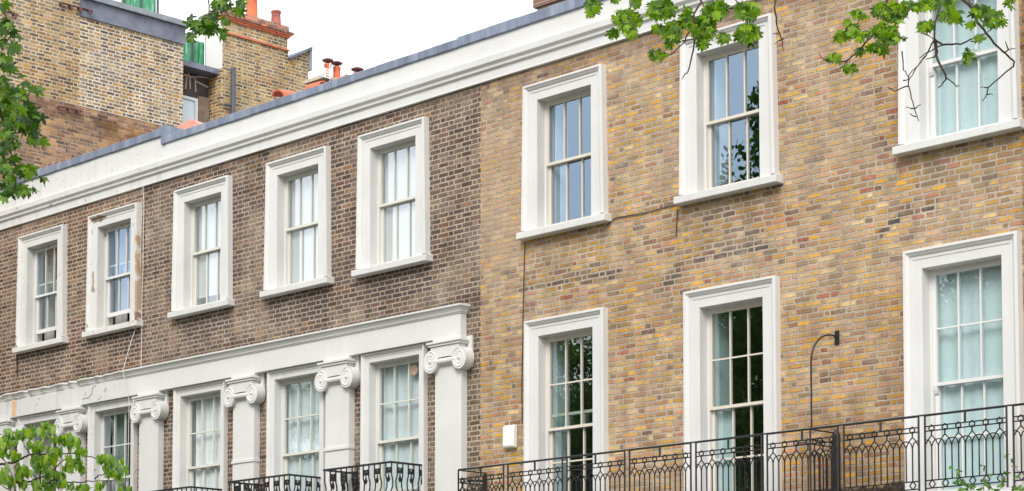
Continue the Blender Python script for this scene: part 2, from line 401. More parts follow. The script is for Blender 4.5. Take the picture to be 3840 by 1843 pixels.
def lead_mat():
    M = Mat('lead_sheet', 0.5, 0.4)
    s = M.sep(M.obj())
    seg = M.white(M.comb(M.math('FLOOR', M.math('DIVIDE', s[0], 0.11)), 1.0, 2.0)).outputs['Value']
    n = M.noise(1.0, 4, 0.6, M.mapping((6, 6, 2)))
    k = M.math('MULTIPLY_ADD', seg, 0.25, M.math('MULTIPLY', n.outputs['Fac'], 0.65))
    M.color(M.ramp(k, [(0.2, lin(100, 108, 126)), (0.5, lin(126, 136, 155)), (0.78, lin(160, 169, 186))]))
    M.bump(n.outputs['Fac'], 0.3, 0.01)
    return M.m
M_LEAD = lead_mat()
M_LEADD = plain('dark_lead_apron', lin(110, 112, 126), 0.55, 0.35, 0.35, 2.2, 0.4)
M_COPE = plain('grey_coping', lin(140, 146, 152), 0.6, 0.3, 0.15, 6)
M_IRON = plain('black_iron', lin(30, 29, 32), 0.42, 0.5, 0.2, 40)
M_TERRA = plain('terracotta', lin(216, 118, 84), 0.75, 0.2, 0.14, 9)
M_TERRA2 = plain('terracotta_sooty', lin(160, 100, 90), 0.8, 0.2, 0.25, 7)
M_RBRICK = plain('red_brick_course', lin(214, 120, 92), 0.85, 0.2, 0.25, 12, 0.5)
M_COWL = plain('rusty_cowl', lin(104, 70, 70), 0.6, 0.3, 0.2, 12)
M_SALMON = plain('salmon_roof', lin(226, 160, 146), 0.8, 0.2, 0.12, 5)
M_SLATE = plain('dark_slate', lin(74, 66, 66), 0.7, 0.3, 0.25, 5)
M_ROOF = plain('roof_slate', lin(100, 104, 110), 0.7, 0.3, 0.2, 4)
M_TIMB = plain('weathered_board', lin(142, 126, 112), 0.85, 0.1, 0.22, 5)
M_ROOM = plain('room_plaster', lin(150, 150, 148), 0.9, 0.1, 0.05, 2, 0)
M_PVC = plain('white_plastic', lin(238, 238, 232), 0.35, 0.45, 0.03, 4, 0)
M_GREYPL = plain('dark_grey_pipe', lin(84, 86, 96), 0.4, 0.4, 0.1, 6, 0)
M_CABLE = plain('dark_cable', lin(82, 72, 66), 0.7, 0.2, 0.2, 20, 0)
M_WCABLE = plain('white_cable', lin(222, 218, 212), 0.6, 0.2, 0.1, 20, 0)
M_MORTAR = plain('lime_mortar', lin(196, 182, 165), 0.9, 0.1, 0.2, 8, 0.4)
M_BARK = plain('bark', lin(74, 62, 54), 0.9, 0.1, 0.3, 25, 0.5)
M_RENDER = plain('bare_render', lin(224, 184, 148), 0.9, 0.1, 0.1, 12, 0.3)
G_CLEAR = glass_mat('window_glass', (0.95, 0.99, 0.99, 1), 0.36)
G_SKY = glass_mat('reflective_glass', (0.86, 0.93, 0.96, 1), 0.30, (0.58, 0.77, 1.0, 1))
G_TEAL = glass_mat('greenish_glass', (0.86, 0.93, 0.945, 1), 0.15, (0.88, 0.97, 1.0, 1))
G_PALE = glass_mat('pale_curtain_glass', (0.95, 0.98, 0.99, 1), 0.10)
G_DARK = glass_mat('dark_room_glass', (0.80, 0.92, 0.92, 1), 0.22, (0.9, 0.97, 1.0, 1))

def cloth_mat(name, col, tr=0.25):
    M = Mat(name, 0.9, 0.1)
    n = M.noise(60, 2); M.color(M.mix(n.outputs['Fac'], tuple(c * 0.93 for c in col[:3]) + (1,), col))
    t = M.n('ShaderNodeBsdfTranslucent'); t.inputs[0].default_value = col
    m = M.n('ShaderNodeMixShader'); m.inputs[0].default_value = tr * 0.3
    M.l(M.p.outputs[0], m.inputs[1]); M.l(t.outputs[0], m.inputs[2]); M.l(m.outputs[0], M.o.inputs[0])
    return M.m
C_NET = cloth_mat('white_net', lin(250, 252, 254))
C_GREY = cloth_mat('grey_curtain_cloth', lin(196, 192, 188))
C_TEAL = cloth_mat('pale_teal_cloth', lin(236, 248, 248))
C_SHUT = paint_mat('shutter_paint', lin(226, 232, 234), 0.03, 0.4)

# ------------------------------------------------------------------ ground
def sheet(name, x0, x1, y0, y1, z, mat):
    return tag(MB().box(x0, x1, y0, y1, z - 0.3, z).build(name, mat), kind='structure')
g = MB(); g.quad((-900, -900, 0), (900, -900, 0), (900, 900, 0), (-900, 900, 0))
tag(g.build('ground', plain('garden_earth', lin(96, 100, 74), 0.95, 0.1, 0.3, 0.8, 0.3)), kind='structure')
sheet('pavement', -90, 60, -7.4, -4.4, 0.12, plain('paving', lin(150, 147, 140), 0.85, 0.2, 0.12, 2))
sheet('road', -90, 60, -16.5, -7.4, 0.004, plain('asphalt', lin(66, 66, 68), 0.85, 0.2, 0.2, 12, 0.3))
sheet('footpath', -90, 60, -24, -16.5, 0.12, plain('paving_far', lin(150, 147, 140), 0.85, 0.2, 0.12, 2))

# ------------------------------------------------------------------ terraced houses
def wall_with_holes(mb, xa, xb, za, zb, holes, y0=0.0, y1=0.3):
    xs = sorted({xa, xb} | {h[0] for h in holes} | {h[1] for h in holes})
    zs = sorted({za, zb} | {h[2] for h in holes} | {h[3] for h in holes})
    def solid(i, j):
        if i < 0 or j < 0 or i >= len(xs) - 1 or j >= len(zs) - 1: return False
        cx, cz = (xs[i] + xs[i + 1]) / 2, (zs[j] + zs[j + 1]) / 2
        return not any(h[0] < cx < h[1] and h[2] < cz < h[3] for h in holes)
    for i in range(len(xs) - 1):
        for j in range(len(zs) - 1):
            if not solid(i, j): continue
            a, b, c, d = xs[i], xs[i + 1], zs[j], zs[j + 1]
            mb.quad((a, y0, c), (b, y0, c), (b, y0, d), (a, y0, d))
            mb.quad((a, y1, c), (a, y1, d), (b, y1, d), (b, y1, c))
            if not solid(i - 1, j): mb.quad((a, y0, c), (a, y0, d), (a, y1, d), (a, y1, c))
            if not solid(i + 1, j): mb.quad((b, y0, c), (b, y1, c), (b, y1, d), (b, y0, d))
            if not solid(i, j - 1): mb.quad((a, y0, c), (a, y1, c), (b, y1, c), (b, y0, c))
            if not solid(i, j + 1): mb.quad((a, y0, d), (b, y0, d), (b, y1, d), (a, y1, d))

def architrave(mb, xc, hw, z0, z1, W, proj, taper=0.16, back=0.10):
    """moulded surround swept up, across and down; W width, mitred corners; jambs taper outwards to the foot"""
    s = W / 0.24; p = proj / 0.115
    prof = [(0.24 * s, 0.003), (0.24 * s, -0.100 * p), (0.232 * s, -0.115 * p), (0.205 * s, -0.115 * p), (0.195 * s, -0.100 * p), (0.180 * s, -0.092 * p),
            (0.165 * s, -0.080 * p), (0.162 * s, -0.068 * p), (0.120 * s, -0.068 * p), (0.117 * s, -0.060 * p), (0.004, -0.060 * p), (0.0, -0.055 * p), (0.0, back)]
    pts = []
    for t, y in prof:
        tb = t * (1 + taper)
        pts.append([(xc - hw - tb, y, z0), (xc - hw - t, y, z1 + t), (xc + hw + t, y, z1 + t), (xc + hw + tb, y, z0)])
    for a, b in zip(pts[:-1], pts[1:]):
        for k in range(3): mb.quad(a[k], a[k + 1], b[k + 1], b[k])

def sash(win, xc, hw, za, zb, y, cols, rows, mat, gmat, bot=0.05, top=0.045, stile=0.045, bar=0.020, horns=False, dep=0.045):
    f = MB(); x0, x1 = xc - hw, xc + hw
    f.box(x0, x0 + stile, y, y + dep, za, zb); f.box(x1 - stile, x1, y, y + dep, za, zb)
    f.box(x0 + stile, x1 - stile, y + 0.002, y + dep - 0.002, za, za + bot); f.box(x0 + stile, x1 - stile, y + 0.002, y + dep - 0.002, zb - top, zb)
    gx0, gx1, gz0, gz1 = x0 + stile, x1 - stile, za + bot, zb - top
    for i in range(1, cols):
        x = gx0 + (gx1 - gx0) * i / cols
        f.box(x - bar / 2, x + bar / 2, y + 0.004, y + dep - 0.006, gz0, gz1)
    for j in range(1, rows):
        z = gz0 + (gz1 - gz0) * j / rows
        f.box(gx0, gx1, y + 0.006, y + dep - 0.008, z - bar / 2, z + bar / 2)
    if horns:
        for x in (x0, x1 - stile):
            f.prism([(x, y, za), (x, y + dep, za), (x, y + dep, za - 0.07), (x, y + 0.03, za - 0.09), (x, y + 0.01, za - 0.05)], (stile, 0, 0))
    sh = f.build('sash', mat, win)
    g = MB(); yy = y + dep * 0.55
    g.quad((gx0 - .005, yy, gz0 - .005), (gx1 + .005, yy, gz0 - .005), (gx1 + .005, yy, gz1 + .005), (gx0 - .005, yy, gz1 + .005))
    g.build('pane', gmat, win, recalc=False)
    return sh

def window(house, xc, hw, z0, z1, W, proj, taper, mat, smat, gmat, rows, zmeet, raise_=0.0, sill=True, cols=3, glow=None, label=None, stile=0.045, horns=False):
    mb = MB(); architrave(mb, xc, hw, z0, z1, W, proj, taper)
    # sash box behind the reveal
    y0, y1 = 0.10, 0.19
    mb.box(xc - hw - 0.02, xc - hw + 0.028, y0, y1, z0, z1); mb.box(xc + hw - 0.028, xc + hw + 0.02, y0, y1, z0, z1)
    mb.box(xc - hw + 0.028, xc + hw - 0.028, y0, y1, z1 - 0.035, z1 + 0.02)
    mb.box(xc - hw + 0.028, xc + hw - 0.028, y0, y1 + 0.05, z0 - 0.03, z0 + 0.015)
    for sg in (-1, 1):
        a, b = xc + sg * (hw + 0.003), xc + sg * (hw + 0.046); mb.box(min(a, b), max(a, b), 0.192, 0.301, z0 - 0.02, z1 + 0.02)
    mb.box(xc - hw - 0.002, xc + hw + 0.002, 0.192, 0.301, z1 + 0.003, z1 + 0.045)
    win = mb.build('window', mat, house)
    if label: win['label'] = label
    bevel(win, 0.003)
    if sill:
        s = MB(); sx = hw + W * (1 + taper) + 0.055
        s.prism([(xc - sx, -0.15, z0 - 0.118), (xc - sx, 0.10, z0 - 0.118), (xc - sx, 0.10, z0 + 0.008), (xc - sx, -0.15, z0 - 0.022)], (2 * sx, 0, 0))
        so_ = s.build('sill', M_SILL if mat is not M_FLAKE else M_FLAKE, win); bevel(so_, 0.006)
    h2 = hw - 0.03
    sash(win, xc, h2, zmeet - 0.02, z1 - 0.036, 0.105, cols, rows, smat, gmat, bot=0.04, top=0.035, stile=stile, horns=horns)
    sash(win, xc, h2, z0 + 0.016 + raise_, zmeet + 0.02 + raise_, 0.153, cols, rows, smat, glow or gmat, bot=0.07, top=0.04, stile=stile)
    return win

CURT = 0
def cloth(x0, x1, z0, z1, y, mat, label, name='net_curtain', cat='curtain', amp=0.018, waves=5.0, ph=0.0):
    n = max(8, int((x1 - x0) * 60)); loop = []; bk = []
    for i in range(n + 1):
        t = i / n; x = x0 + (x1 - x0) * t
        yy = y + amp * math.sin(t * waves * 2 * math.pi + ph) + amp * 0.5 * math.sin(t * waves * 4.7 + ph * 2)
        loop.append((x, yy, z0)); bk.append((x, yy + 0.006, z0))
    mb = MB().prism(loop + bk[::-1], (0, 0, z1 - z0))
    return tag(mb.build(name, mat, None, True, 60), label, cat)

def interior(house, xa, xb):
    mb = MB()
    for za, zb in ((3.85, 7.55), (7.75, 10.95)):
        y0, y1 = 0.302, 4.6; a, b = xa + 0.15, xb - 0.15
        mb.quad((a, y1, za), (b, y1, za), (b, y1, zb), (a, y1, zb)); mb.quad((a, y0, za), (b, y0, za), (b, y1, za), (a, y1, za))
        mb.quad((a, y0, zb), (b, y0, zb), (b, y1, zb), (a, y1, zb)); mb.quad((a, y0, za), (a, y1, za), (a, y1, zb), (a, y0, zb))
        mb.quad((b, y0, za), (b, y1, za), (b, y1, zb), (b, y0, zb))
    mb.build('interior', M_ROOM, house)

def cornice(house, xa, xb, mat, ztop, lead_top, lead_mat_=M_LEAD):
    prof = [(0.28, 10.68), (-0.035, 10.68), (-0.045, 10.684), (-0.045, 10.696), (-0.035, 10.70), (-0.035, 10.827), (-0.072, 10.843), (-0.075, 10.878), (-0.080, 10.885),
            (-0.112, 10.918), (-0.116, 11.008), (-0.108, 11.02), (-0.03, 11.042), (-0.02, 11.05), (-0.02, ztop), (0.28, ztop)]
    mb = MB(); mb.prism([(xa, y, z) for y, z in prof], (xb - xa, 0, 0))
    c = mb.build('cornice', mat, house); bevel(c, 0.004)
    ld = MB(); x = xa; i = 0
    while x < xb - 0.01:
        x2 = min(x + 0.62, xb); d = 0.003 * (i % 2)
        ld.box(x, x2, -0.055 - d, 0.34 + d, ztop - 0.012 - d, lead_top + d); x = x2; i += 1
    ob = ld.build('lead_flashing', lead_mat_, c); bevel(ob, 0.008)
    return c

def roof(house, xa, xb, zb):
    mb = MB(); mb.prism([(xa, 0.35, zb - 0.8), (xa, 4.5, zb + 0.7), (xa, 9.0, zb - 0.8), (xa, 9.0, zb - 1.0), (xa, 0.35, zb - 1.0)], (xb - xa, 0, 0))
    r = mb.build('roof', M_ROOF, house)
    b = MB().box(xa, xb, 8.8, 9.0, 0, zb - 1.002); b.build('rear_wall', M_MORTAR, house)
    return r

def house(name, rx, xa, xb, mat, label, holes):
    h = empty(name, (rx, 0, 0), label, 'terraced house')
    mb = MB(); wall_with_holes(mb, xa, xb, 0.0, 10.9, holes)
    mb.build('wall', mat, h, recalc=False); interior(h, xa, xb)
    return h

HW, HWL = 0.515, 0.562
def hole(x, hw, z0, z1): return (x - hw - 0.05, x + hw + 0.05, z0 - 0.05, z1 + 0.05)
Z0U, Z1U = 8.345, 10.18
LA, LB, LC = (-32.62, -30.285), (-27.715, -25.17, -22.87), (-19.31, -16.39, -12.97)
XA0, XAB, XBC, XC1 = -36.0, -29.42, -21.04, -8.0
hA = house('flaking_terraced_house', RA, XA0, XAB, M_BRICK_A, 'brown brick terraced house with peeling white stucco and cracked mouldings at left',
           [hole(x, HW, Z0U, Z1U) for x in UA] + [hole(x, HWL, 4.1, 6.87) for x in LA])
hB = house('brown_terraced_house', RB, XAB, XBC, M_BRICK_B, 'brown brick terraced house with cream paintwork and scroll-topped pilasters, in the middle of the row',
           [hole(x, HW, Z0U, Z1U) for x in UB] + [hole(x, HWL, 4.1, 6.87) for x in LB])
hC = house('yellow_terraced_house', RC, XBC, XC1, M_BRICK_C, 'yellow and pink stock brick terraced house with plain white window surrounds at right',
           [hole(x, HW, Z0U, Z1U) for x in UC_] + [hole(x, HW, 4.12, 6.82) for x in LC])
cornice(hA, XA0, XAB + 0.55, M_STUCCO_A, 11.48, 11.60)
cornice(hB, XAB + 0.551, XBC - 0.45, M_STUCCO, 11.33, 11.442)
cornice(hC, XBC - 0.449, XC1, M_STUCCO_C, 11.33, 11.468)
roof(hA, XA0, XAB, 11.3); roof(hB, XAB, XBC, 11.2); roof(hC, XBC, XC1, 11.2)
sb = MB().box(XAB + 0.52, XAB + 0.62, -0.062, 1.0, 11.315, 11.64); sb.build('lead_step', M_LEAD, hA)

for i, x in enumerate(UA):
    window(hA, x, HW, Z0U, Z1U, 0.235, 0.115, 0.16, M_FLAKE, M_WHITE, G_SKY if i else G_DARK, 1, 9.27, raise_=0.22,
           label='sash window with badly broken right edge and chipped paint' if i else 'sash window with slightly chipped surround, bottom sash raised', stile=0.055)
for x in LA:
    window(hA, x, HWL, 4.1, 6.87, 0.145, 0.09, 0.05, M_STUCCO_A, M_WHITE, G_DARK, 2, 5.665, sill=False)
for x in UB:
    window(hB, x, HW, Z0U, Z1U, 0.235, 0.115, 0.16, M_STUCCO, M_OFFW, G_CLEAR, 1, 9.31)
for i, x in enumerate(LB):
    window(hB, x, HWL, 4.1, 6.87, 0.145, 0.09, 0.05, M_STUCCO, M_OFFW, G_TEAL if i else G_PALE, 2, 5.665, sill=False)
for i, x in enumerate(UC_):
    window(hC, x, HW + (0.02 if i == 2 else 0), Z0U, Z1U, 0.235, 0.115, 0.16, M_STUCCO_C, M_WHITE if i == 2 else M_CREAM, G_TEAL if i == 2 else G_SKY, 1, 9.28,
           horns=(i == 2), stile=0.055 if i == 2 else 0.042)
for i, x in enumerate(LC):
    window(hC, x, HW + (0.02 if i == 2 else 0), 4.12, 6.82, 0.235, 0.115, 0.03, M_STUCCO_C, M_WHITE if i == 2 else M_CREAM, G_TEAL if i == 2 else G_DARK, 2, 5.515 if i < 2 else 5.455,
           raise_=(0.2, 0, 0)[i], horns=(i == 2), stile=0.055 if i == 2 else 0.042)

vp = at_y(1554, 1388, 0.13)
vent = MB().cyl_y(vp.x, vp.z, 0.085, 0.085, 0.118, 0.124, 20).build('window_vent', plain('brown_vent', lin(176, 150, 130), 0.6))
tag(vent, 'round brown vent set in the top corner pane beside the last pilaster', 'vent')
# curtains and shutters
cloth(-33.10, -32.78, 8.36, 10.15, 0.32, C_GREY, 'grey curtain drawn to the side of the leftmost upper window', 'side_curtain', waves=3)
cloth(-30.78, -30.42, 8.36, 10.15, 0.32, C_GREY, 'grey curtain in the upper window with the broken edge', 'side_curtain', waves=3)
cloth(-33.15, -32.75, 4.1, 6.85, 0.32, C_GREY, 'grey curtain behind the green leaves in the lowest left window', 'side_curtain', waves=3)
cloth(-30.82, -30.4, 4.1, 6.85, 0.32, C_GREY, 'grey curtain in the dark lower window right of the leafy branches', 'side_curtain', waves=3)
cloth(-28.14, -27.18, 8.56, 10.179, 0.214, C_NET, 'white net curtain ending short of the sill, nearest the white cables', waves=3, amp=0.006)
cloth(-25.645, -24.66, 8.30, 10.179, 0.214, C_NET, 'white net curtain in the middle upper window of the brown house', waves=3, amp=0.006)
cloth(-23.375, -22.385, 8.30, 10.179, 0.214, C_NET, 'white net curtain in the upper window nearest the yellow brick wall', waves=3.4, amp=0.006)
cloth(-28.18, -27.16, 4.1, 6.869, 0.220, C_NET, 'white net curtain in the lower window left of the banded pilasters', waves=4, amp=0.014)
cloth(-25.70, -24.61, 4.1, 6.869, 0.220, C_NET, 'pale greenish net curtain behind the lower curved railing', waves=5, amp=0.009)
cloth(-23.41, -22.31, 4.1, 6.869, 0.220, C_NET, 'pale greenish net curtain beside the last pilaster', waves=5, amp=0.009, ph=1)
cloth(-13.48, -12.45, 8.30, 10.179, 0.23, C_TEAL, 'pale curtain behind the bare twigs in the top right window', waves=5, amp=0.006)
cloth(-13.48, -12.45, 4.1, 6.819, 0.23, C_TEAL, 'pale curtain behind the tall window with the leafy shrub', waves=5, amp=0.007, ph=2)
for xc, z0, z1, lab in ((-19.33, 8.36, 10.15, 'white panelled shutter inside the upper window with a clear sky reflection'), (-16.42, 8.36, 10.15, 'white panelled shutter inside the upper window reflecting a tree'),
                   (-19.31, 4.12, 6.8, 'white panelled shutter inside the tall dark window by the alarm box'), (-16.39, 4.12, 6.8, 'white panelled shutter inside the tall dark window beside the hoop')):
    e = empty('window_shutter', (xc - 0.44, 0.25, z0), lab, 'shutter')
    MB().box(xc - 0.50, xc - 0.46, 0.22, 0.52, z0, z1).build('shutter_leaf', C_SHUT, e)
    m = MB()
    for a, b in ((z0 + 0.08, (z0 + z1) / 2 - 0.05), ((z0 + z1) / 2 + 0.05, z1 - 0.08)): m.box(xc - 0.462, xc - 0.452, 0.26, 0.48, a, b)
    m.build('raised_panel', C_SHUT, e)
for xa in (-16.84, -16.09):
    e = empty('low_shutter', (xa + 0.1, 0.26, 4.12), 'pale half-height panel shutter at the %s of the dark window beside the hoop' % ('left' if xa < -16.5 else 'right'), 'shutter')
    MB().box(xa, xa + 0.24, 0.24, 0.27, 4.12, 5.46).build('shutter_leaf', C_SHUT, e)
    MB().box(xa + 0.05, xa + 0.19, 0.232, 0.239, 4.3, 5.3).build('raised_panel', C_SHUT, e)

# ------------------------------------------------------------------ stucco order: pilasters, frieze, moulding
def pilaster(hs, x, mat, banded=False, label=None):
    y0 = -0.13; hw = 0.277
    m = MB().box(x - hw, x + hw, y0, 0.0, 3.2, 6.70)
    m.box(x - hw - 0.012, x + hw + 0.012, y0 - 0.014, 0.0, 6.60, 6.625)
    if banded: m.box(x - hw - 0.012, x + hw + 0.012, y0 - 0.018, 0.0, 5.585, 5.64)
    p = m.build('pilaster', mat, hs); bevel(p, 0.005)
    if label: p['label'] = label
    c = MB()
    # back plaque and abacus
    c.box(x - 0.40, x + 0.40, -0.035, 0.0, 6.56, 7.016)
    c.box(x - 0.335, x + 0.335, -0.215, -0.036, 6.90, 6.935); c.box(x - 0.355, x + 0.355, -0.235, -0.036, 6.936, 6.965); c.box(x - 0.30, x + 0.30, -0.15, -0.036, 6.966, 7.017)
    # channel between the scrolls with a sagging lower edge
    top, bot = [], []
    for i in range(13):
        t = -1 + i / 6; xx = x + 0.30 * t
        top.append((xx, -0.195, 6.897)); bot.append((xx, -0.195, 6.70 + 0.035 * (1 - t * t)))
    c.loops([top + bot[::-1], [(a, -0.05, b) for a, _, b in top + bot[::-1]]])
    # echinus roll and eggs
    c.tube([(x - 0.22, -0.165, 6.675), (x + 0.22, -0.165, 6.675)], 0.045, 10)
    for i in range(9): c.ball((x - 0.18 + 0.045 * i, -0.195, 6.685), (0.018, 0.022, 0.038), 8)
    c.tube([(x - 0.27, -0.15, 6.628), (x + 0.27, -0.15, 6.628)], 0.014, 8)
    for sx in (-1, 1):
        cx = x + 0.305 * sx; cz = 6.683; rx, rz = 0.148, 0.163
        c.cyl_y(cx, cz, rx, rz, -0.20, -0.03, 30)
        # spiral ridge standing proud
        pts = []; rad = []
        for i in range(70):
            a = i / 69 * 2.6 * 2 * math.pi; k = 1 - i / 69 * 0.86
            ang = math.pi / 2 + sx * a
            pts.append((cx + rx * 0.92 * k * math.cos(ang), -0.190, cz + rz * 0.92 * k * math.sin(ang))); rad.append(0.021 * (0.45 + 0.55 * k))
        c.tube(pts, rad, 6); c.ball((cx, -0.206, cz), (0.022, 0.02, 0.024), 10)
        # bolster rings on the side
        c.loops([[(cx + (rx + 0.006) * math.cos(k * 2 * math.pi / 30), y, cz + (rz + 0.006) * math.sin(k * 2 * math.pi / 30)) for k in range(30)] for y in (-0.1985, -0.172)], caps=False)
    c.build('capital', mat, p, True, 35)
    return p
for x, hs, mt, bd in ((-33.82, hA, M_STUCCO_A, False), (-31.45, hA, M_STUCCO_A, False), (-29.07, hB, M_STUCCO, False), (-26.43, hB, M_STUCCO, True), (-24.085, hB, M_STUCCO, True), (-21.59, hB, M_STUCCO, False)):
    pilaster(hs, x, mt, bd)

def entablature(hs, xa, xb, mat, ret=True, broken=False):
    m = MB().box(xa, xb, -0.13, 0.0, 7.018, 7.345)
    f = m.build('frieze', mat, hs); bevel(f, 0.004)
    prof = [(0.0, 7.345), (-0.14, 7.345), (-0.15, 7.365), (-0.16, 7.37), (-0.16, 7.385), (-0.17, 7.40), (-0.19, 7.435), (-0.215, 7.445), (-0.215, 7.47), (0.0, 7.50)]
    c = MB()
    if not broken:
        r = 0.09 if ret else 0.0
        rings = [[(xa, y, z) for y, z in prof], [(xb + (-y - 0.13 if ret else 0), y, z) for y, z in prof]]
        c.loops(rings)
        if ret:
            c.loops([[(xb + max(0, -y - 0.13), y, z) for y, z in prof], [(xb + max(0, -y - 0.13), 0.0, z) for y, z in prof]])
    else:
        rnd = random.Random(5); x = xa; rings = []
        while x < xb:
            k = 0.55 + 0.45 * rnd.random() if rnd.random() < 0.55 else 0.95
            dz = (rnd.random() - 0.5) * 0.02
            rings.append([(x, min(0, y * k), 7.40 + (z - 7.40) * (0.7 + 0.3 * k) + dz) for y, z in prof]); x += 0.06 + 0.12 * rnd.random()
        rings.append([(xb, y, z) for y, z in prof]); c.loops(rings)
    c.build('moulding', mat, f)
    return f
fA = entablature(hA, XA0, -29.79, M_STUCCO_A, False, True)
fB = entablature(hB, -29.789, -21.33, M_STUCCO)
MB().box(-33.46, -33.30, -0.133, -0.129, 7.04, 7.33).build('bare_patch', M_RENDER, fA)
# stepped crack in the left frieze
ck = MB(); pts = [(-31.10, 7.11), (-30.98, 7.13), (-30.93, 7.11), (-30.86, 7.16), (-30.80, 7.18), (-30.80, 7.25), (-30.76, 7.30), (-30.68, 7.32)]
for (a, b), (c_, d) in zip(pts[:-1], pts[1:]): ck.tube([(a, -0.131, b), (c_, -0.131, d)], 0.006, 4)
ck.build('crack', M_CABLE, fA)

# ------------------------------------------------------------------ curved iron balconettes
def balconette(xc, label, zt=5.205):
    e = empty('balconette_railing', (xc, 0, zt - 1.1), label, 'balcony railing', 'curved iron balconies')
    hw, dp = 0.755, 0.655
    for nm, z, r in (('top_rail', zt, 0.014), ('bottom_rail', zt - 1.08, 0.014)):
        fr = MB(); fr.box(xc - hw - r, xc - hw + r, -dp, 0, z - r, z + r); fr.box(xc - hw - r, xc + hw + r, -dp - 2 * r, -dp, z - r, z + r); fr.box(xc + hw - r, xc + hw + r, -dp, 0, z - r, z + r)
        fr.build(nm, M_IRON, e)
    MB().box(xc - hw, xc + hw, -dp, 0, zt - 1.16, zt - 1.10).build('base_plate', M_IRON, e)
    def off(t):   # t from 0 top to 1 bottom
        return 0.0 if t < 0.18 else (-0.03 * math.sin((t - 0.18) / 0.2 * math.pi) if t < 0.38 else 0.13 * math.sin((t - 0.38) / 0.62 * math.pi))
    def bar(px, py, nx, ny):
        pts = []
        for i in range(13):
            t = i / 12; o_ = off(t); pts.append((px + nx * o_, py + ny * o_, zt - 1.08 * t))
        MB().tube(pts, 0.011, 5).build('baluster', M_IRON, e, True)
    def orn(px, py, tx, ty):
        m = MB()
        for s in (-0.032, 0.032):
            m.ball((px + tx * s, py + ty * s, zt - 0.085), 0.024, 8); m.ball((px + tx * s * 0.9, py + ty * s * 0.9, zt - 0.13), 0.02, 6)
        m.box(px - abs(tx) * 0.055 - abs(ty) * 0.008, px + abs(tx) * 0.055 + abs(ty) * 0.008, py - abs(ty) * 0.055 - abs(tx) * 0.008, py + abs(ty) * 0.055 + abs(tx) * 0.008, zt - 0.155, zt - 0.105)
        m.lathe((px, py, zt - 0.29), [(0.003, 0), (0.02, 0.035), (0.024, 0.06), (0.012, 0.09), (0.008, 0.13)], 8)
        m.build('pendant_ornament', M_IRON, e, True)
    n = 12
    for i in range(n + 1): bar(xc - hw + 2 * hw * i / n, -dp, 0, -1)
    for i in range(0, n, 2): orn(xc - hw + 2 * hw * (i + 1.5) / n if i < n - 1 else xc + hw - 0.06, -dp, 1, 0)
    for sx in (-1, 1):
        for i in range(6): bar(xc + sx * hw, -dp * i / 6 if i else -0.02, sx, 0)
        for i in range(0, 6, 2): orn(xc + sx * hw, -dp * (i + 0.5) / 6, 0, 1)
    return e
balconette(-22.975, 'curved black iron balcony railing nearest the yellow brick house')
balconette(-25.33, 'curved black iron balcony railing in the middle, below the banded pilasters')
balconette(-27.86, 'curved black iron balcony railing whose top only just shows at the bottom edge')

# ------------------------------------------------------------------ long gothic balcony railing
rail = empty('balcony_railing', (-16.5, -0.57, 4.1), 'long black gothic arched iron balcony railing on the yellow house', 'balcony railing')
ZR = 4.985
def panel(p0, p1, nsp=12, block=True):
    p0, p1 = Vector(p0), Vector(p1); d = p1 - p0; ln = d.length; t = d / ln
    P = lambda s, z: (p0.x + t.x * s, p0.y + t.y * s, z)
    m = MB(); r = 0.0085
    m.tube([P(0, ZR), P(ln, ZR)], 0.010, 5)
    for z in (ZR - 0.125, ZR - 0.178, ZR - 0.745, ZR - 0.835): m.tube([P(0.0, z), P(ln, z)], r, 5)
    for s in (0.0, ln): m.tube([P(s, ZR - 0.9), P(s, ZR)], 0.012, 6)
    if block: m.tube([P(ln / 2, ZR - 0.125), P(ln / 2, ZR)], 0.014, 6)
    g_ = ln / nsp; za = ZR - 0.335
    for k in range(nsp + 1):
        s = k * g_
        if k % 2 == 1:       # stem under the diamond, ogee legs to the neighbours
            m.tube([P(s, ZR - 0.165), P(s, ZR - 0.235)], r, 5)
            for sg in (-1, 1):
                m.tube([P(s + sg * g_ * q, z) for q, z in ((0, ZR - 0.232), (0.22, ZR - 0.250), (0.62, ZR - 0.29), (0.92, ZR - 0.335), (1.0, za - 0.03))], 0.0075, 5)
        else:                # round arch over this bar between odd bars
            L0, L1 = max(-1.0, -s / g_), min(1.0, (ln - s) / g_)
            pts = []
            for i in range(11):
                q = -1 + i / 5
                if q < L0 - 1e-6 or q > L1 + 1e-6: continue
                pts.append(P(s + q * g_, za - 0.03 + 0.088 * math.sqrt(max(0, 1 - abs(q) ** 2.2))))
            if len(pts) > 1: m.tube(pts, 0.0075, 5)
    pn = m.build('railing_panel', M_IRON, rail, True)
    for k in range(1, nsp):
        MB().tube([P(k * g_, ZR - 0.745), P(k * g_, za - 0.025)], 0.0085, 5).build('baluster', M_IRON, pn, True)
    for k in range(1, nsp, 2):
        for zc, h in ((ZR - 0.1515, 0.040), (ZR - 0.79, 0.043)):
            pts = []
            for i in range(17):
                a = i / 16 * 2 * math.pi; rr = h * (1.0 - 0.22 * abs(math.sin(2 * a)))
                pts.append(P(k * g_ + rr * 0.95 * math.cos(a), zc + rr * math.sin(a)))
            MB().tube(pts, 0.008, 5).build('diamond_ornament', M_IRON, pn, True)
YB = -0.57
MB().tube([(-20.9, YB, ZR + 0.008), (-10.9, YB, ZR + 0.008)], 0.011, 6).build('handrail', M_IRON, rail)
xs = [-20.90, -19.91, -18.79, -17.67, -16.55, -15.42, -14.28, -13.15, -12.0]
for i, a in enumerate(xs):
    b = (xs[i + 1] - 0.085) if i + 1 < len(xs) else -10.9
    x0 = a if i == 0 else a + 0.0
    panel((a, YB, 0), (b, YB, 0))
panel((-20.90, YB, 0), (-20.90, -0.03, 0), 6, False)
panel((-14.77, YB, 0), (-14.77, -0.06, 0), 6, False)
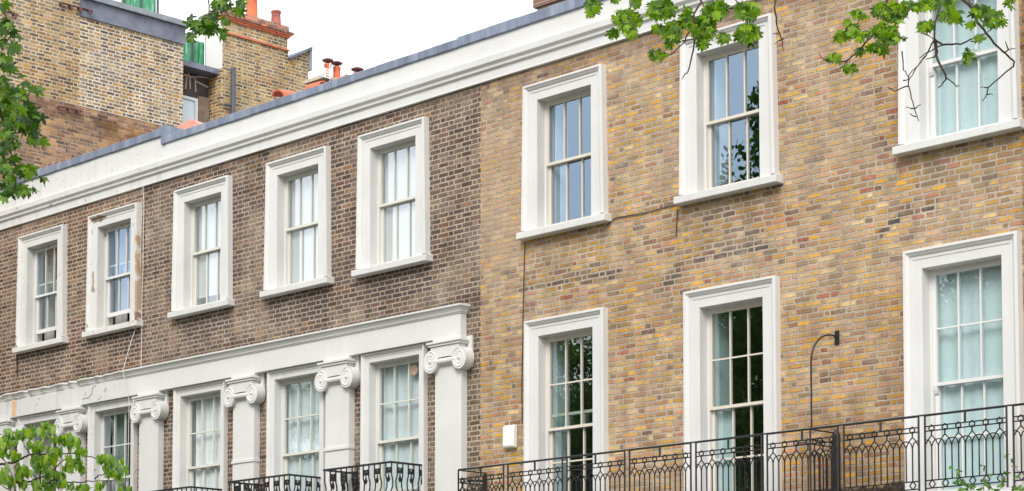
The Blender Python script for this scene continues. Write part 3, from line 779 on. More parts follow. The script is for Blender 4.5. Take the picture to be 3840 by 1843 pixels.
MB().tube([(-14.77, -0.05, 4.05), (-14.77, -0.05, 4.97), (-14.77, -0.05, 5.02)], [0.05, 0.05, 0.03], 10).build('wall_post', M_IRON, rail)
MB().tube([(-20.9, -0.05, 4.05), (-20.9, -0.05, 4.97)], 0.03, 8).build('wall_post', M_IRON, rail)
tag(MB().box(-21.0, -8.0, -0.66, -0.004, 3.9, 4.06).build('balcony_slab', M_STUCCO_C), 'long white stone balcony slab under the gothic arched railing', 'balcony')

# hoop on the divider
hp = empty('railing_hoop', (-14.77, -0.3, 5.0), 'slim black iron hoop arching from the brick wall down to the railing', 'iron hoop')
pts = [(-14.77, -0.02, 6.165), (-14.77, -0.10, 6.185)]
for i in range(1, 10):
    a = math.pi / 2 - i / 9 * math.pi / 2
    pts.append((-14.77, -0.10 - 0.44 * math.cos(a), 5.80 + 0.385 * math.sin(a)))
pts.append((-14.77, -0.54, 4.98))
MB().tube(pts, 0.011, 7).build('curved_bar', M_IRON, hp, True)
MB().box(-14.80, -14.74, -0.016, -0.002, 6.08, 6.25).build('wall_plate', M_IRON, hp)

# alarm box
al = empty('alarm_box', (-20.39, 0, 5.28), 'white plastic alarm box on the yellow brick wall', 'alarm box')
b = MB()
b.prism([(-20.50, -0.004, 5.30), (-20.50, -0.085, 5.31), (-20.50, -0.095, 5.34), (-20.50, -0.085, 5.60), (-20.50, -0.07, 5.625), (-20.50, -0.004, 5.63)], (0.215, 0, 0))
bo = b.build('cover', M_PVC, al); bevel(bo, 0.012, 2)
MB().box(-20.335, -20.312, -0.0935, -0.086, 5.335, 5.36).build('status_light', M_GREYPL, al)
MB().box(-20.47, -20.37, -0.0935, -0.086, 5.337, 5.352).build('nameplate', M_WCABLE, al)

# cables
def cable(pts, r, mat, label):
    out = []
    for a, b in zip(pts[:-1], pts[1:]):
        n = max(2, int((Vector(b) - Vector(a)).length / 0.15))
        for i in range(n):
            p = Vector(a).lerp(Vector(b), i / n); out.append(p + Vector((mnoise.noise(p * 3) * 0.012, 0, mnoise.noise(p * 2.1 + Vector((5, 5, 5))) * 0.012)))
    out.append(Vector(pts[-1]))
    return tag(MB().tube(out, r, 5).build('cable', mat, None, True), label, 'cable')
cable([(-29.43, -0.05, 10.70), (-29.435, -0.02, 10.4), (-29.47, -0.02, 7.50)], 0.006, M_WCABLE, 'white cable running straight down from the cornice beside the broken window')
cable([(-29.49, -0.02, 10.38), (-29.53, -0.02, 9.2), (-29.62, -0.02, 8.3), (-29.73, -0.22, 7.46), (-29.63, -0.15, 6.95), (-29.63, -0.15, 4.0)], 0.0055, M_WCABLE, 'white cable slanting down over the stucco frieze at the crack')
cable([(-18.56, -0.02, 8.19), (-18.38, -0.015, 8.26), (-17.9, -0.015, 8.25), (-17.28, -0.015, 8.26)], 0.0075, M_CABLE, 'dark cable strung across the yellow brick between two upper sills')
cable([(-20.13, -0.012, 8.20), (-20.17, -0.012, 7.1), (-20.19, -0.012, 6.2), (-20.19, -0.012, 5.64)], 0.008, M_CABLE, 'thin dark wire hanging down the yellow brick to the alarm box')
cable([(-17.31, -0.015, 8.19), (-17.33, -0.015, 7.84)], 0.008, M_CABLE, 'short dark wire end hanging below an upper sill')
cable([(-33.50, -0.015, 8.22), (-33.48, -0.015, 7.80)], 0.014, M_CABLE, 'short dark pipe stub below the leftmost upper sill')

# ------------------------------------------------------------------ tall building beyond the terrace
FX = -36.0
tb = empty('tall_brick_building', (-37.5, 4.5, 0), 'tall buff brick building rising above the left end of the terrace', 'building')
def flank(name, y0, y1, z0, z1, mat, x1=FX, x0=-36.5, par=tb):
    return MB().box(x0, x1, y0, y1, z0, z1).build(name, mat, par)
TBO = Vector((-37.5, 4.5, 0))
# brick coordinates are object based, so the stain boxes above are shifted here by the root's y
flank('upper_wall', -3.0, 2.87, 14.09, 19.0, M_BRICK_F)
flank('repointed_wall', 2.871, 5.50, 14.09, 16.0, M_BRICK_W, FX + 0.004)
flank('lower_wall', -3.0, 5.50, 0.0, 14.088, M_BRICK_O, FX - 0.004)
ap = flank('lead_apron', 2.87, 5.52, 15.98, 16.36, M_LEADD, FX + 0.05)
MB().box(-36.6, FX + 0.12, 2.87, 5.58, 16.361, 16.40).build('gutter', M_COPE, tb)
MB().box(-36.6, FX + 0.07, 2.87, 5.55, 16.401, 16.50).build('coping', M_COPE, tb)
MB().box(-44.0, -36.51, -3.0, 9.0, 0.0, 15.2).build('main_block', M_MORTAR, tb)
# projecting iron ties / tile creasing
for (px, py, ln) in ((215, 400, 2), (222, 12, 3), (10, 45, 1)):
    p = at_x(px, py, FX)
    m = MB()
    for k in range(ln + 1): m.tube([(FX, p.y + k * 0.22, p.z - 0.02), (FX + 0.08, p.y + k * 0.22 + 0.02, p.z - 0.02), (FX + 0.10, p.y + k * 0.22 + 0.03, p.z - 0.10)], 0.022, 5)
    m.tube([(FX + 0.06, p.y, p.z), (FX + 0.06, p.y + ln * 0.22 + 0.1, p.z)], 0.02, 5)
    m.build('rusty_tie', M_COWL, tb)
# recess with slate-hung wall, window and board
RX = -36.45
MB().box(RX - 0.05, RX, 5.5, 6.75, 12.5, 15.58).build('slate_wall', M_SLATE, tb)
MB().box(RX - 0.3, FX - 0.10, 5.5, 6.72, 15.581, 15.70).build('recess_coping', M_LEADD, tb)
q = [at_x(px, py, RX + 0.03) for px, py in ((684, 345), (737, 372))]
wz, wy = q[1].z, q[1].y
wn = MB(); 
for a, b, c_, d in ((5.45, 5.5, 13.0, wz), (wy - 0.05, wy + 0.02, 13.0, wz)): wn.box(RX + 0.001, RX + 0.06, a, b, c_, d)
wn.box(RX + 0.001, RX + 0.06, 5.5, wy - 0.05, wz - 0.06, wz)
wf = wn.build('window', M_WHITE, tb)
MB().box(RX + 0.001, RX + 0.02, 5.5, wy - 0.05, 13.0, wz - 0.06).build('pane', plain('pale_pane', lin(206, 218, 228), 0.1, 0.6, 0.05, 1, 0), wf)
bp_ = at_x(745, 360, RX + 0.05); bq = at_x(785, 370, RX + 0.05)
MB().box(RX + 0.001, RX + 0.05, bp_.y, bq.y, 13.0, bp_.z).build('board', M_TIMB, tb)
# mortar splashes left on the slates
sp = MB()
for pl in ([(690, 280), (720, 290), (750, 288), (790, 295)], [(707, 250), (708, 285)], [(755, 262), (752, 290)], [(700, 290), (696, 335)], [(712, 292), (714, 335)], [(732, 292), (734, 345)], [(733, 305), (780, 328)]):
    sp.tube([at_x(a, b, RX + 0.004) for a, b in pl], 0.018, 4)
sp.build('mortar_splash', M_MORTAR, tb)
# rear wing and its chimney stack
WX = FX
wing = MB().box(-37.6, WX, 6.57, 8.40, 0.0, 15.70); wing.box(-36.62, WX, 6.57, 8.40, 15.70, 16.52); wing.box(-37.6, WX, 8.40, 9.0, 0.0, 16.19)
wing.prism([(-37.6, 8.401, 16.19), (-37.6, 9.0, 16.19), (-37.6, 9.0, 16.66), (-37.6, 8.401, 16.30)], (1.6, 0, 0))
wing.build('rear_wing', M_BRICK_F, tb)
MB().prism([(-37.65, 8.42, 16.305), (-37.65, 9.06, 16.69), (-37.65, 9.06, 16.75), (-37.65, 8.42, 16.36)], (1.72, 0, 0)).build('gable_flashing', M_LEADD, tb)
MB().box(-37.65, WX + 0.05, 9.0, 9.07, 16.2, 16.70).build('barge_board', M_COPE, tb)
MB().box(-37.6, WX, 6.52, 6.569, 0.0, 15.70).build('wing_return', brick_mat('buff_return_brick', pal_F, lin(226, 204, 170, K), joint=0.022, smear=0.4, seed=23.0), tb)
ch = MB().box(-36.62, WX + 0.002, 6.57, 8.38, 16.52, 16.86).build('chimney', M_BRICK_F, tb)
MB().box(-36.66, WX + 0.04, 6.55, 8.42, 16.50, 16.535).build('string_course', M_RBRICK, ch)
cb = MB().box(-36.66, WX + 0.04, 6.54, 8.42, 16.80, 16.84); cb.box(-36.70, WX + 0.07, 6.52, 8.45, 16.841, 16.88)
cb.build('red_corbel', M_RBRICK, ch)
MB().box(-36.73, WX + 0.10, 6.50, 8.50, 16.881, 16.93).build('dark_corbel', M_BRICK_D, ch)
MB().box(-36.64, WX + 0.03, 6.55, 8.40, 16.931, 17.06).build('chimney_cap', M_BRICK_D, ch)
MB().box(-36.60, WX - 0.02, 6.545, 6.569, 15.71, 17.2).build('white_end_wall', paint_mat('white_painted_brick', lin(232, 231, 228), 0.05, 0.6), ch)
MB().box(-36.66, WX - 0.1, 6.40, 6.60, 16.98, 17.06).build('white_ledge', M_WHITE, ch)
def pot(c, r, h, mat, par, cowl=None, rim=True):
    m = MB(); z = c[2]
    m.lathe((c[0], c[1], z), [(r * 1.12, 0), (r * 1.12, 0.06), (r, 0.08), (r * 0.86, h * 0.85), (r * 0.98, h * 0.88), (r * 0.98, h * 0.95), (r * 0.86, h), (r * 0.7, h), (r * 0.7, h - 0.1)], 18)
    p = m.build('chimney_pot', mat, par, True, 50)
    if cowl:
        c2 = MB().lathe((c[0], c[1], z + h + 0.03), [(0.03, 0), (r * 0.9, 0.008), (r * 1.45, 0.03), (r * 1.45, 0.045), (r * 0.8, 0.07), (0.02, 0.08)], 18)
        for k in range(4):
            a = k * math.pi / 2 + 0.4; c2.tube([(c[0] + r * math.cos(a), c[1] + r * math.sin(a), z + h - 0.1), (c[0] + r * 1.0 * math.cos(a), c[1] + r * math.sin(a), z + h + 0.05)], 0.006, 4)
        c2.build('cowl', M_COWL, p, True, 40)
    return p
a_ = at_x(944, 0, -36.3); b_ = at_x(1035, 60, -36.3)
pot((-36.3, a_.y, 17.06), 0.14, 0.75, M_TERRA, ch); pot((-36.3, b_.y, 17.06), 0.12, 0.42, M_TERRA2, ch)
for px in (975, 1012): 
    s_ = at_x(px, 70, -36.2); MB().ball((-36.2, s_.y, 17.07), (0.1, 0.1, 0.08), 10).build('pot_base', M_TERRA2, ch)
# drain pipe on the wing
d0, d1 = at_x(867, 258, FX), at_x(866, 430, FX)
dp = MB().tube([(FX + 0.08, d0.y, d0.z), (FX + 0.08, d0.y, 12.5)], 0.055, 10)
dpo = dp.build('drain_pipe', M_GREYPL, tb, True)
br = at_x(835, 395, FX)
MB().tube([(FX + 0.07, br.y, br.z), (FX + 0.08, d0.y + 0.02, br.z + 0.02)], 0.03, 6).build('branch_pipe', M_GREYPL, dpo)

# green debris netting on scaffolds
def netting(pa, pb, z0, z1, label):
    M_N = bpy.data.materials.get('green_netting')
    if not M_N:
        M = Mat('green_netting', 0.8, 0.1); n = M.noise(3.0, 4, 0.6, M.mapping((1, 8, 1)))
        M.color(M.ramp(n.outputs['Fac'], [(0.3, lin(70, 176, 132)), (0.5, lin(128, 214, 180)), (0.6, lin(224, 244, 236))]))
        t = M.n('ShaderNodeBsdfTranslucent'); t.inputs[0].default_value = lin(70, 190, 140)
        m = M.n('ShaderNodeMixShader'); m.inputs[0].default_value = 0.5
        M.l(M.p.outputs[0], m.inputs[1]); M.l(t.outputs[0], m.inputs[2]); M.l(m.outputs[0], M.o.inputs[0]); M_N = M.m
    e = empty('scaffold_netting', (pa[0], pa[1], z0), label, 'scaffold netting', 'green netting on the roof')
    n = 40; fr = []; bk = []
    d = Vector((pb[0] - pa[0], pb[1] - pa[1], 0)); nn = Vector((-d.y, d.x, 0)).normalized()
    for i in range(n + 1):
        t = i / n; p = Vector((pa[0], pa[1], z0)) + d * t + nn * 0.03 * math.sin(t * 40) * (0.5 + 0.5 * math.sin(t * 9))
        fr.append(p); bk.append(p + nn * 0.004)
    MB().prism(fr + bk[::-1], (0, 0, z1 - z0)).build('netting', M_N, e, True, 60)
    for t in (0.02, 0.5, 0.98):
        p = Vector((pa[0], pa[1], z0)) + d * t - nn * 0.08
        MB().tube([p, p + Vector((0, 0, z1 - z0 + 0.15))], 0.03, 6).build('scaffold_pole', M_GREYPL, e)
n0, n1 = at_x(455, 30, -37.2), at_x(586, 42, -37.2)
netting((-37.2, n0.y, 0), (-37.2, n1.y, 0), 15.8, n1.z + 1.2, 'green debris netting above the grey coping at the top edge')
n0, n1, n2 = at_x(684, 200, -37.0), at_x(768, 230, -37.0), at_x(700, 143, -37.0)
netting((-37.0, n0.y - 0.2, 0), (-37.0, n1.y, 0), 15.7, n2.z, 'green debris netting beside the white painted chimney end')

# ------------------------------------------------------------------ things peeping over the parapet
st = empty('party_chimney', (-29.5, 4.4, 11.0), 'low chimney stack with two capped orange pots peeping over the parapet', 'chimney')
zc_ = at_x(1230, 292, -29.4).z
MB().box(-29.75, -29.25, 3.86, 5.3, 10.6, zc_ - 0.10).build('stack', M_BRICK_D, st)
MB().prism([(-29.78, 3.80, zc_ - 0.10), (-29.20, 3.80, zc_ - 0.10), (-29.20, 5.35, zc_ - 0.10), (-29.78, 5.35, zc_ - 0.10)], (0, 0, 0.06)).build('flaunching', M_MORTAR, st)
for px, h in ((1229, 0.34), (1263, 0.335)):
    y = at_x(px, 280, -29.4).y
    pot((-29.4, y, zc_ - 0.08), 0.075, h, M_TERRA, st, True)
y = at_x(1340, 280, -29.5).y
pot((-29.5, y, zc_ - 0.20), 0.085, 0.49, M_TERRA, st, True)
# ridge tiles
def ridge(pa, pb, r, label):
    pa, pb = Vector(pa), Vector(pb); t = (pb - pa).normalized(); s = Vector((-t.y, t.x, 0)).normalized(); u = s.cross(t) * -1
    if u.z < 0: u = -u
    rings = []
    for p in (pa, pb):
        o_ = [p + s * r * math.cos(a) + u * r * math.sin(a) for a in [math.pi * k / 12 for k in range(13)]]
        i_ = [p + s * r * 0.8 * math.cos(a) + u * r * 0.8 * math.sin(a) for a in [math.pi * k / 12 for k in range(12, -1, -1)]]
        rings.append(o_ + i_)
    return tag(MB().loops(rings).build('ridge_tile', M_TERRA, None, True, 50), label, 'ridge tile', 'half-round ridge tiles above the parapet')
def rt(pa, pb, y0, y1, r, lab):
    a, b_ = at_y(pa[0], pa[1], y0), at_y(pb[0], pb[1], y1); ridge(a, b_, r, lab)
rt((1042, 362), (1092, 366), 2.2, 3.1, 0.12, 'orange half-round ridge tile with its dark open end facing left')
rt((1212, 325), (1160, 340), 2.2, 2.2, 0.10, 'orange half-round ridge tile below the two capped chimney pots')
rt((1304, 292), (1278, 302), 2.6, 2.6, 0.06, 'small orange ridge tile right of the chimney pots')
# salmon roof hump
sp_ = [at_y(px, py, 2.0) for px, py in ((618, 500), (718, 446), (770, 478), (790, 520), (600, 540))]
m = MB().prism(sp_, (-0.3, 1.2, 0.0)); tag(m.build('roof_hood', M_SALMON), 'salmon pink pitched roof hood behind the lead flashing step', 'roof hood')
# top chimney on the yellow house
ca, cb_ = at_y(2015, 32, 3.0), at_y(2120, 5, 3.0)
yc = empty('roof_chimney', (ca.x + 1, 3.3, 11), 'brick chimney stack cut off by the top edge of the photo', 'chimney')
MB().box(ca.x, ca.x + 2.2, 3.0, 3.6, 10.6, ca.z).build('stack', M_BRICK_D, yc)
MB().box(ca.x - 0.05, ca.x + 2.25, 2.95, 3.65, ca.z + 0.001, ca.z + 0.5).build('chimney_cap', M_BRICK_D, yc)
# aerial on the party stack
ae = empty('tv_aerial', tuple(at_x(1205, 280, -29.2)), 'white grid television aerial in front of the orange chimney pots', 'aerial')
p0 = at_x(1217, 274, -29.15)
g_ = MB()
for k in range(4): g_.box(-29.16, -29.14, p0.y - 0.15, p0.y + 0.15, p0.z - 0.085 + k * 0.05, p0.z - 0.062 + k * 0.05)
for k in range(3): g_.box(-29.139, -29.125, p0.y - 0.14 + k * 0.13, p0.y - 0.12 + k * 0.13, p0.z - 0.09, p0.z + 0.095)
g_.build('grid', M_PVC, ae)
MB().tube([(-29.2, p0.y + 0.17, 11.0), (-29.2, p0.y + 0.17, p0.z + 0.22)], 0.012, 6).build('mast', M_PVC, ae)

# ------------------------------------------------------------------ foliage
MAPLE = []
half = [(-90, .10), (-62, .46), (-42, .40), (-22, .66), (-6, .48), (10, .46), (20, .74), (34, 1.0), (46, .72), (58, .50), (68, .50), (77, .80), (90, 1.12)]
full = half + [(180 - a, r) for a, r in half[-2:0:-1]]
MAPLE = [(r * math.cos(R(a)), r * math.sin(R(a))) for a, r in full]
OVATE = [(0, -1.0), (.26, -.78), (.42, -.35), (.44, .05), (.34, .45), (.16, .82), (0, 1.15), (-.16, .82), (-.34, .45), (-.44, .05), (-.42, -.35), (-.26, -.78)]
def leaf(mb, c, nrm, tip, size, shape, fold=0.25, curl=0.25):
    nrm = nrm.normalized(); tip = (tip - nrm * tip.dot(nrm)).normalized(); sd_ = tip.cross(nrm)
    n = len(mb.v)
    def P(x, y):
        z = -fold * abs(x) - curl * y * y * 0.6
        return c + (sd_ * x + tip * y + nrm * z) * size
    mb.v.append(tuple(P(0, 0.0) + nrm * size * 0.08))
    for x, y in shape: mb.v.append(tuple(P(x, y)))
    m = len(shape)
    for i in range(m): mb.f.append((n, n + 1 + i, n + 1 + (i + 1) % m))

def twig(mb, pts, depth, r0, r1, conv):
    w_ = []; rnd = random.Random(len(pts) * 7 + int(pts[0][0]))
    dd = depth
    out = []; rad = []
    P = [conv(*p) for p in pts]
    for i in range(len(P) - 1):
        n = 4
        for k in range(n):
            t = k / n; x = P[i][0] + (P[i + 1][0] - P[i][0]) * t; y = P[i][1] + (P[i + 1][1] - P[i][1]) * t
            out.append((x + rnd.uniform(-2, 2), y + rnd.uniform(-2, 2)))
    out.append(P[-1])
    q = []
    for i, (x, y) in enumerate(out):
        t = i / (len(out) - 1); q.append(at_depth(x, y, dd + 0.15 * math.sin(t * 5 + dd))); rad.append((r0 + (r1 - r0) * t) * 0.6)
    mb.tube(q, rad, 5)

def blobs(mb, lst, depth, conv, size, shape, rnd, droop=0.5, spread=0.45, dens=1.0, zoom=1.0, face=0.6):
    tocam = (CAM - at_depth(1900, 900, depth)).normalized()
    for (bx, by, rx, ry, n) in lst:
        for _ in range(max(1, int(round(n * dens)))):
            a = rnd.random() * 2 * math.pi; q = math.sqrt(rnd.random())
            px, py = conv(bx + rx * 0.85 * q * math.cos(a), by + ry * 0.85 * q * math.sin(a))
            c = at_depth(px, py, depth + rnd.gauss(0, spread))
            nrm = Vector((rnd.gauss(0, .55), rnd.gauss(0, .55), rnd.gauss(0, .45))) + tocam * face * rnd.choice((1, 1, -0.4)) + Vector((0, 0, 0.55))
            out = Vector((rnd.gauss(0, 1), rnd.gauss(0, 1), 0)).normalized()
            tip = out * (1 - droop) + Vector((0, 0, -1)) * droop
            leaf(mb, c, nrm, tip, size * rnd.uniform(0.65, 1.2), shape, rnd.uniform(.1, .4), rnd.uniform(.0, .45))

def conv_for(ox, oy, s): return lambda x, y: (ox + x / s, oy + y / s)
L_MAPLE = leaf_mat('maple_leaf', [(0.0, lin(44, 72, 14)), (0.2, lin(66, 102, 14)), (0.45, lin(94, 132, 16)), (0.7, lin(120, 158, 22)), (0.9, lin(142, 176, 30)), (1.0, lin(58, 84, 26))], 0.5)
L_MAPLE2 = leaf_mat('maple_leaf_deep', [(0.0, lin(34, 62, 14)), (0.35, lin(52, 88, 14)), (0.7, lin(74, 112, 18)), (1.0, lin(104, 138, 30))], 0.42)
L_CHERRY = leaf_mat('cherry_leaf', [(0.0, lin(58, 96, 18)), (0.25, lin(96, 138, 20)), (0.5, lin(128, 164, 26)), (0.7, lin(88, 130, 80)), (0.82, lin(156, 180, 34)), (1.0, lin(136, 170, 130))], 0.5)  # pale bluish stops put sky reflection into the leaf colour
L_SHRUB = leaf_mat('shrub_leaf', [(0.0, lin(46, 84, 26)), (0.5, lin(80, 126, 40)), (1.0, lin(104, 150, 70))], 0.35)

def tree_trunk(mb, base, top, r):
    pts = []; rad = []
    for i in range(9):
        t = i / 8; p = Vector(base).lerp(Vector(top), t) + Vector((math.sin(t * 4) * 0.1, math.cos(t * 3) * 0.1 - 0.1, 0)); pts.append(p); rad.append(r * (1.25 - 0.75 * t) if i else r * 1.6)
    mb.tube(pts, rad, 10)

# --- right maple: trunk stands out of frame on the right, limb passes over the top of the picture
rnd = random.Random(21)
D2 = 15.0
mr = empty('maple_tree', tuple(at_depth(4700, 1800, D2))[:2] + (0.0,), 'maple tree with bright green leaves hanging over the yellow house from the top right', 'tree')
br_ = MB(); lv = MB()
base = at_depth(4700, 1800, D2); base.z = 0
limb = [(4700, -100), (4200, -300), (3700, -260), (3300, -230), (2900, -230), (2600, -240), (2300, -260)]
tree_trunk(br_, base, at_depth(4700, -900, D2), 0.28)
br_.tube([at_depth(x, y, D2) for x, y in limb], [0.11, 0.085, 0.07, 0.058, 0.046, 0.036, 0.02], 8)
cA = conv_for(2150, 0, 3.18); cB = conv_for(3060, 0, 2.5756)
tw = [[(1400, -760), (1530, 30), (1440, 150), (1400, 330), (1330, 500), (1200, 630), (1030, 720)], [(1530, 30), (1580, 120), (1640, 300)], [(600, -780), (670, 0), (685, 120), (650, 350)],
      [(1440, 200), (1430, 400), (1450, 500), (1420, 640), (1370, 850), (1320, 900), (1295, 950)], [(1300, 490), (1500, 460), (1700, 420)], [(1900, -740), (1940, 0), (2050, 150), (2080, 400), (2090, 590)],
      [(2380, -740), (2410, 0), (2400, 120), (2430, 300), (2490, 500), (2500, 610)], [(2460, 480), (2530, 450)], [(2470, 480), (2400, 530)], [(2440, 400), (2380, 410)], [(300, -820), (230, 0), (210, 120)]]
for t_ in tw: twig(br_, t_, D2, 0.016 if len(t_) > 5 else 0.009, 0.004, cA)
tw = [[(640, -600), (690, 0), (680, 80), (640, 250), (540, 340), (400, 500), (300, 590), (270, 640)], [(300, 590), (130, 600), (60, 570), (20, 520)], [(1190, -590), (1195, 0), (1190, 100), (1150, 220), (1140, 390), (1060, 540), (890, 740)],
      [(1060, 540), (980, 640), (890, 790)], [(890, 740), (890, 830), (920, 950), (960, 1080), (990, 1170)], [(890, 830), (760, 880), (690, 845)], [(830, 500), (850, 680), (890, 740)], [(950, 1050), (870, 1035)], [(950, 1050), (1010, 1010)],
      [(960, 1130), (905, 1100)], [(1140, 380), (1220, 435), (1400, 425), (1520, 375), (1640, 320), (1720, 270)], [(1220, 435), (1060, 520), (1000, 560)], [(1040, 320), (1140, 380)],
      [(1400, -590), (1420, 0), (1500, 80), (1560, 220), (1640, 320), (1720, 420), (1830, 520), (1920, 600), (1900, 650), (1660, 850), (1650, 910), (1610, 980)], [(1660, 850), (1590, 845)], [(1650, 910), (1705, 915)],
      [(1830, 510), (1860, 480), (1920, 470)], [(1860, 480), (1830, 400)], [(1150, 390), (1165, 500), (1160, 550), (1200, 640), (1255, 730), (1255, 760), (1210, 830), (1180, 850)], [(1255, 750), (1360, 835), (1385, 830)], [(1160, 550), (1060, 575)],
      [(1430, -300), (1480, 30), (1600, 100), (1690, 150), (1700, 240)], [(840, 780), (890, 775)], [(1500, 400), (1600, 400)]]
for t_ in tw: twig(br_, t_, D2 - 0.4, 0.021 if len(t_) > 6 else (0.014 if len(t_) > 5 else 0.009), 0.005, cB)
bA = [(230, 60, 90, 70, 16), (225, 130, 50, 40, 4), (500, 0, 50, 15, 3), (640, 230, 190, 130, 40), (480, 400, 50, 60, 6), (680, 390, 70, 60, 9), (750, 30, 60, 60, 8), (1050, 100, 200, 120, 40), (1190, 380, 110, 150, 30), (1000, 340, 60, 50, 6),
      (1560, 330, 150, 180, 48), (1350, 200, 80, 150, 13), (1700, 120, 170, 120, 36), (2060, 120, 170, 120, 36), (2080, 400, 160, 130, 42), (1540, 530, 60, 40, 6), (1800, 450, 80, 50, 9), (1150, 530, 40, 50, 4)]
blobs(lv, bA, D2, cA, 0.046, MAPLE, rnd, dens=2.7)
blobs(lv, [(1000, 650, 130, 85, 34)], D2, cA, 0.030, MAPLE, rnd, dens=1.5)
bB = [(390, 130, 60, 40, 4), (460, 150, 40, 30, 3), (320, 210, 40, 30, 3), (370, 260, 60, 40, 5), (260, 340, 100, 55, 14), (420, 340, 90, 60, 10), (640, 100, 90, 90, 15), (760, 120, 130, 120, 36), (660, 290, 130, 90, 30), (700, 370, 120, 70, 20),
      (600, 460, 100, 60, 16), (440, 480, 50, 50, 5), (900, 60, 80, 60, 12), (840, 370, 30, 25, 2), (1060, 260, 90, 60, 11), (1010, 60, 60, 40, 8), (1100, 30, 120, 50, 14), (1300, 150, 140, 85, 24),
      (1290, 30, 80, 50, 10), (1550, 110, 60, 60, 6), (1520, 230, 50, 30, 4), (1720, 180, 130, 90, 22), (1630, 100, 50, 50, 5), (1580, 370, 50, 25, 3), (1870, 30, 70, 40, 6)]
blobs(lv, bB, D2 - 0.4, cB, 0.044, MAPLE, rnd, dens=2.2)
blobs(lv, [(180, 560, 95, 60, 24), (330, 660, 85, 50, 22), (1500, 520, 85, 65, 22), (1450, 590, 30, 30, 4)], D2 - 0.4, cB, 0.032, MAPLE, rnd, dens=1.4)
# more foliage on the limb above the picture
for _ in range(260):
    x = rnd.uniform(2200, 4600); c = at_depth(x, rnd.uniform(-700, -90), D2 + rnd.gauss(0, .6))
    leaf(lv, c, Vector((rnd.gauss(0, .5), rnd.gauss(0, .5), 1)), Vector((rnd.gauss(0, 1), rnd.gauss(0, 1), -.6)), 0.056, MAPLE)
br_.build('branch', M_BARK, mr, True); lv.build('leaves', L_MAPLE, mr, recalc=False)

# --- left maple
D1 = 12.0
ml = empty('maple_tree', tuple(at_depth(-900, 1800, D1))[:2] + (0.0,), 'maple tree with large dark green leaves reaching in from the left edge', 'tree')
br_ = MB(); lv = MB(); base = at_depth(-900, 1800, D1); base.z = 0
tree_trunk(br_, base, at_depth(-900, -1200, D1), 0.26)
br_.tube([at_depth(x, y, D1) for x, y in ((-900, 300), (-500, 0), (-100, -160), (300, -220), (700, -200), (850, -150))], [0.09, 0.07, 0.05, 0.035, 0.025, 0.015], 7)
br_.tube([at_depth(x, y, D1) for x, y in ((-900, 800), (-500, 420), (-200, 260), (-40, 300))], [0.07, 0.05, 0.03, 0.02], 7)
cL = conv_for(0, 0, 1.625); cS = conv_for(660, 0, 2.575)
for t_ in ([(-65, 480), (-20, 520), (60, 600), (140, 700), (230, 820)], [(-30, 500), (20, 760), (60, 870), (70, 950), (80, 1030)], [(-65, 480), (-20, 300), (40, 250), (90, 200)], [(80, 1000), (150, 1040), (230, 1070)], [(-65, 480), (-10, 400), (60, 390)], [(60, 70), (100, 105)], [(140, 640), (180, 560), (230, 548)]):
    twig(br_, t_, D1, 0.010, 0.003, cL)
for t_ in ([(330, -500), (320, 0), (320, 110), (290, 190), (180, 260)], [(330, 110), (400, 130), (520, 90)], [(480, -500), (520, 0), (560, 60)], [(300, 190), (380, 240), (440, 320)]): twig(br_, t_, D1 + 1, 0.010, 0.003, cS)
bL = [(15, 30, 25, 25, 4), (45, 140, 30, 25, 4), (95, 205, 30, 35, 3), (15, 180, 25, 40, 5), (70, 280, 40, 22, 4), (15, 250, 15, 15, 2), (40, 370, 50, 55, 9), (75, 420, 30, 30, 3), (10, 480, 20, 25, 4), (135, 465, 12, 12, 1),
      (160, 500, 8, 10, 1), (20, 545, 25, 20, 3), (110, 560, 60, 40, 8), (210, 550, 40, 14, 2), (40, 620, 60, 50, 9), (140, 640, 75, 70, 13), (240, 715, 25, 25, 2), (60, 720, 70, 60, 11), (170, 750, 75, 60, 12), (60, 810, 60, 50, 9),
      (210, 830, 45, 50, 6), (270, 850, 15, 15, 1), (90, 880, 35, 20, 4), (30, 900, 30, 40, 5), (80, 960, 35, 30, 4), (30, 1010, 40, 50, 7), (130, 1040, 55, 35, 7), (200, 1040, 30, 25, 3), (262, 1080, 24, 10, 1), (60, 1110, 60, 70, 11),
      (150, 1160, 45, 38, 5), (210, 1150, 15, 15, 1), (30, 1190, 25, 25, 3)]
blobs(lv, bL, D1, cL, 0.048, MAPLE, rnd, face=0.8, dens=2.2)
bS = [(430, 40, 105, 60, 12), (640, 20, 60, 45, 5), (610, 110, 45, 40, 4), (190, 200, 105, 75, 13), (340, 180, 70, 55, 9), (430, 310, 55, 50, 5), (340, 270, 55, 45, 6), (140, 340, 55, 35, 4), (220, 270, 75, 40, 7), (480, 200, 35, 25, 3)]
blobs(lv, bS, D1 + 1, cS, 0.046, MAPLE, rnd, dens=2.2)
for _ in range(160):
    c = at_depth(rnd.uniform(-900, -60), rnd.uniform(-300, 800), D1 + rnd.gauss(0, .5))
    leaf(lv, c, Vector((rnd.gauss(0, .5), rnd.gauss(0, .5), 1)), Vector((rnd.gauss(0, 1), rnd.gauss(0, 1), -.6)), 0.06, MAPLE)
br_.build('branch', M_BARK, ml, True); lv.build('leaves', L_MAPLE2, ml, recalc=False)

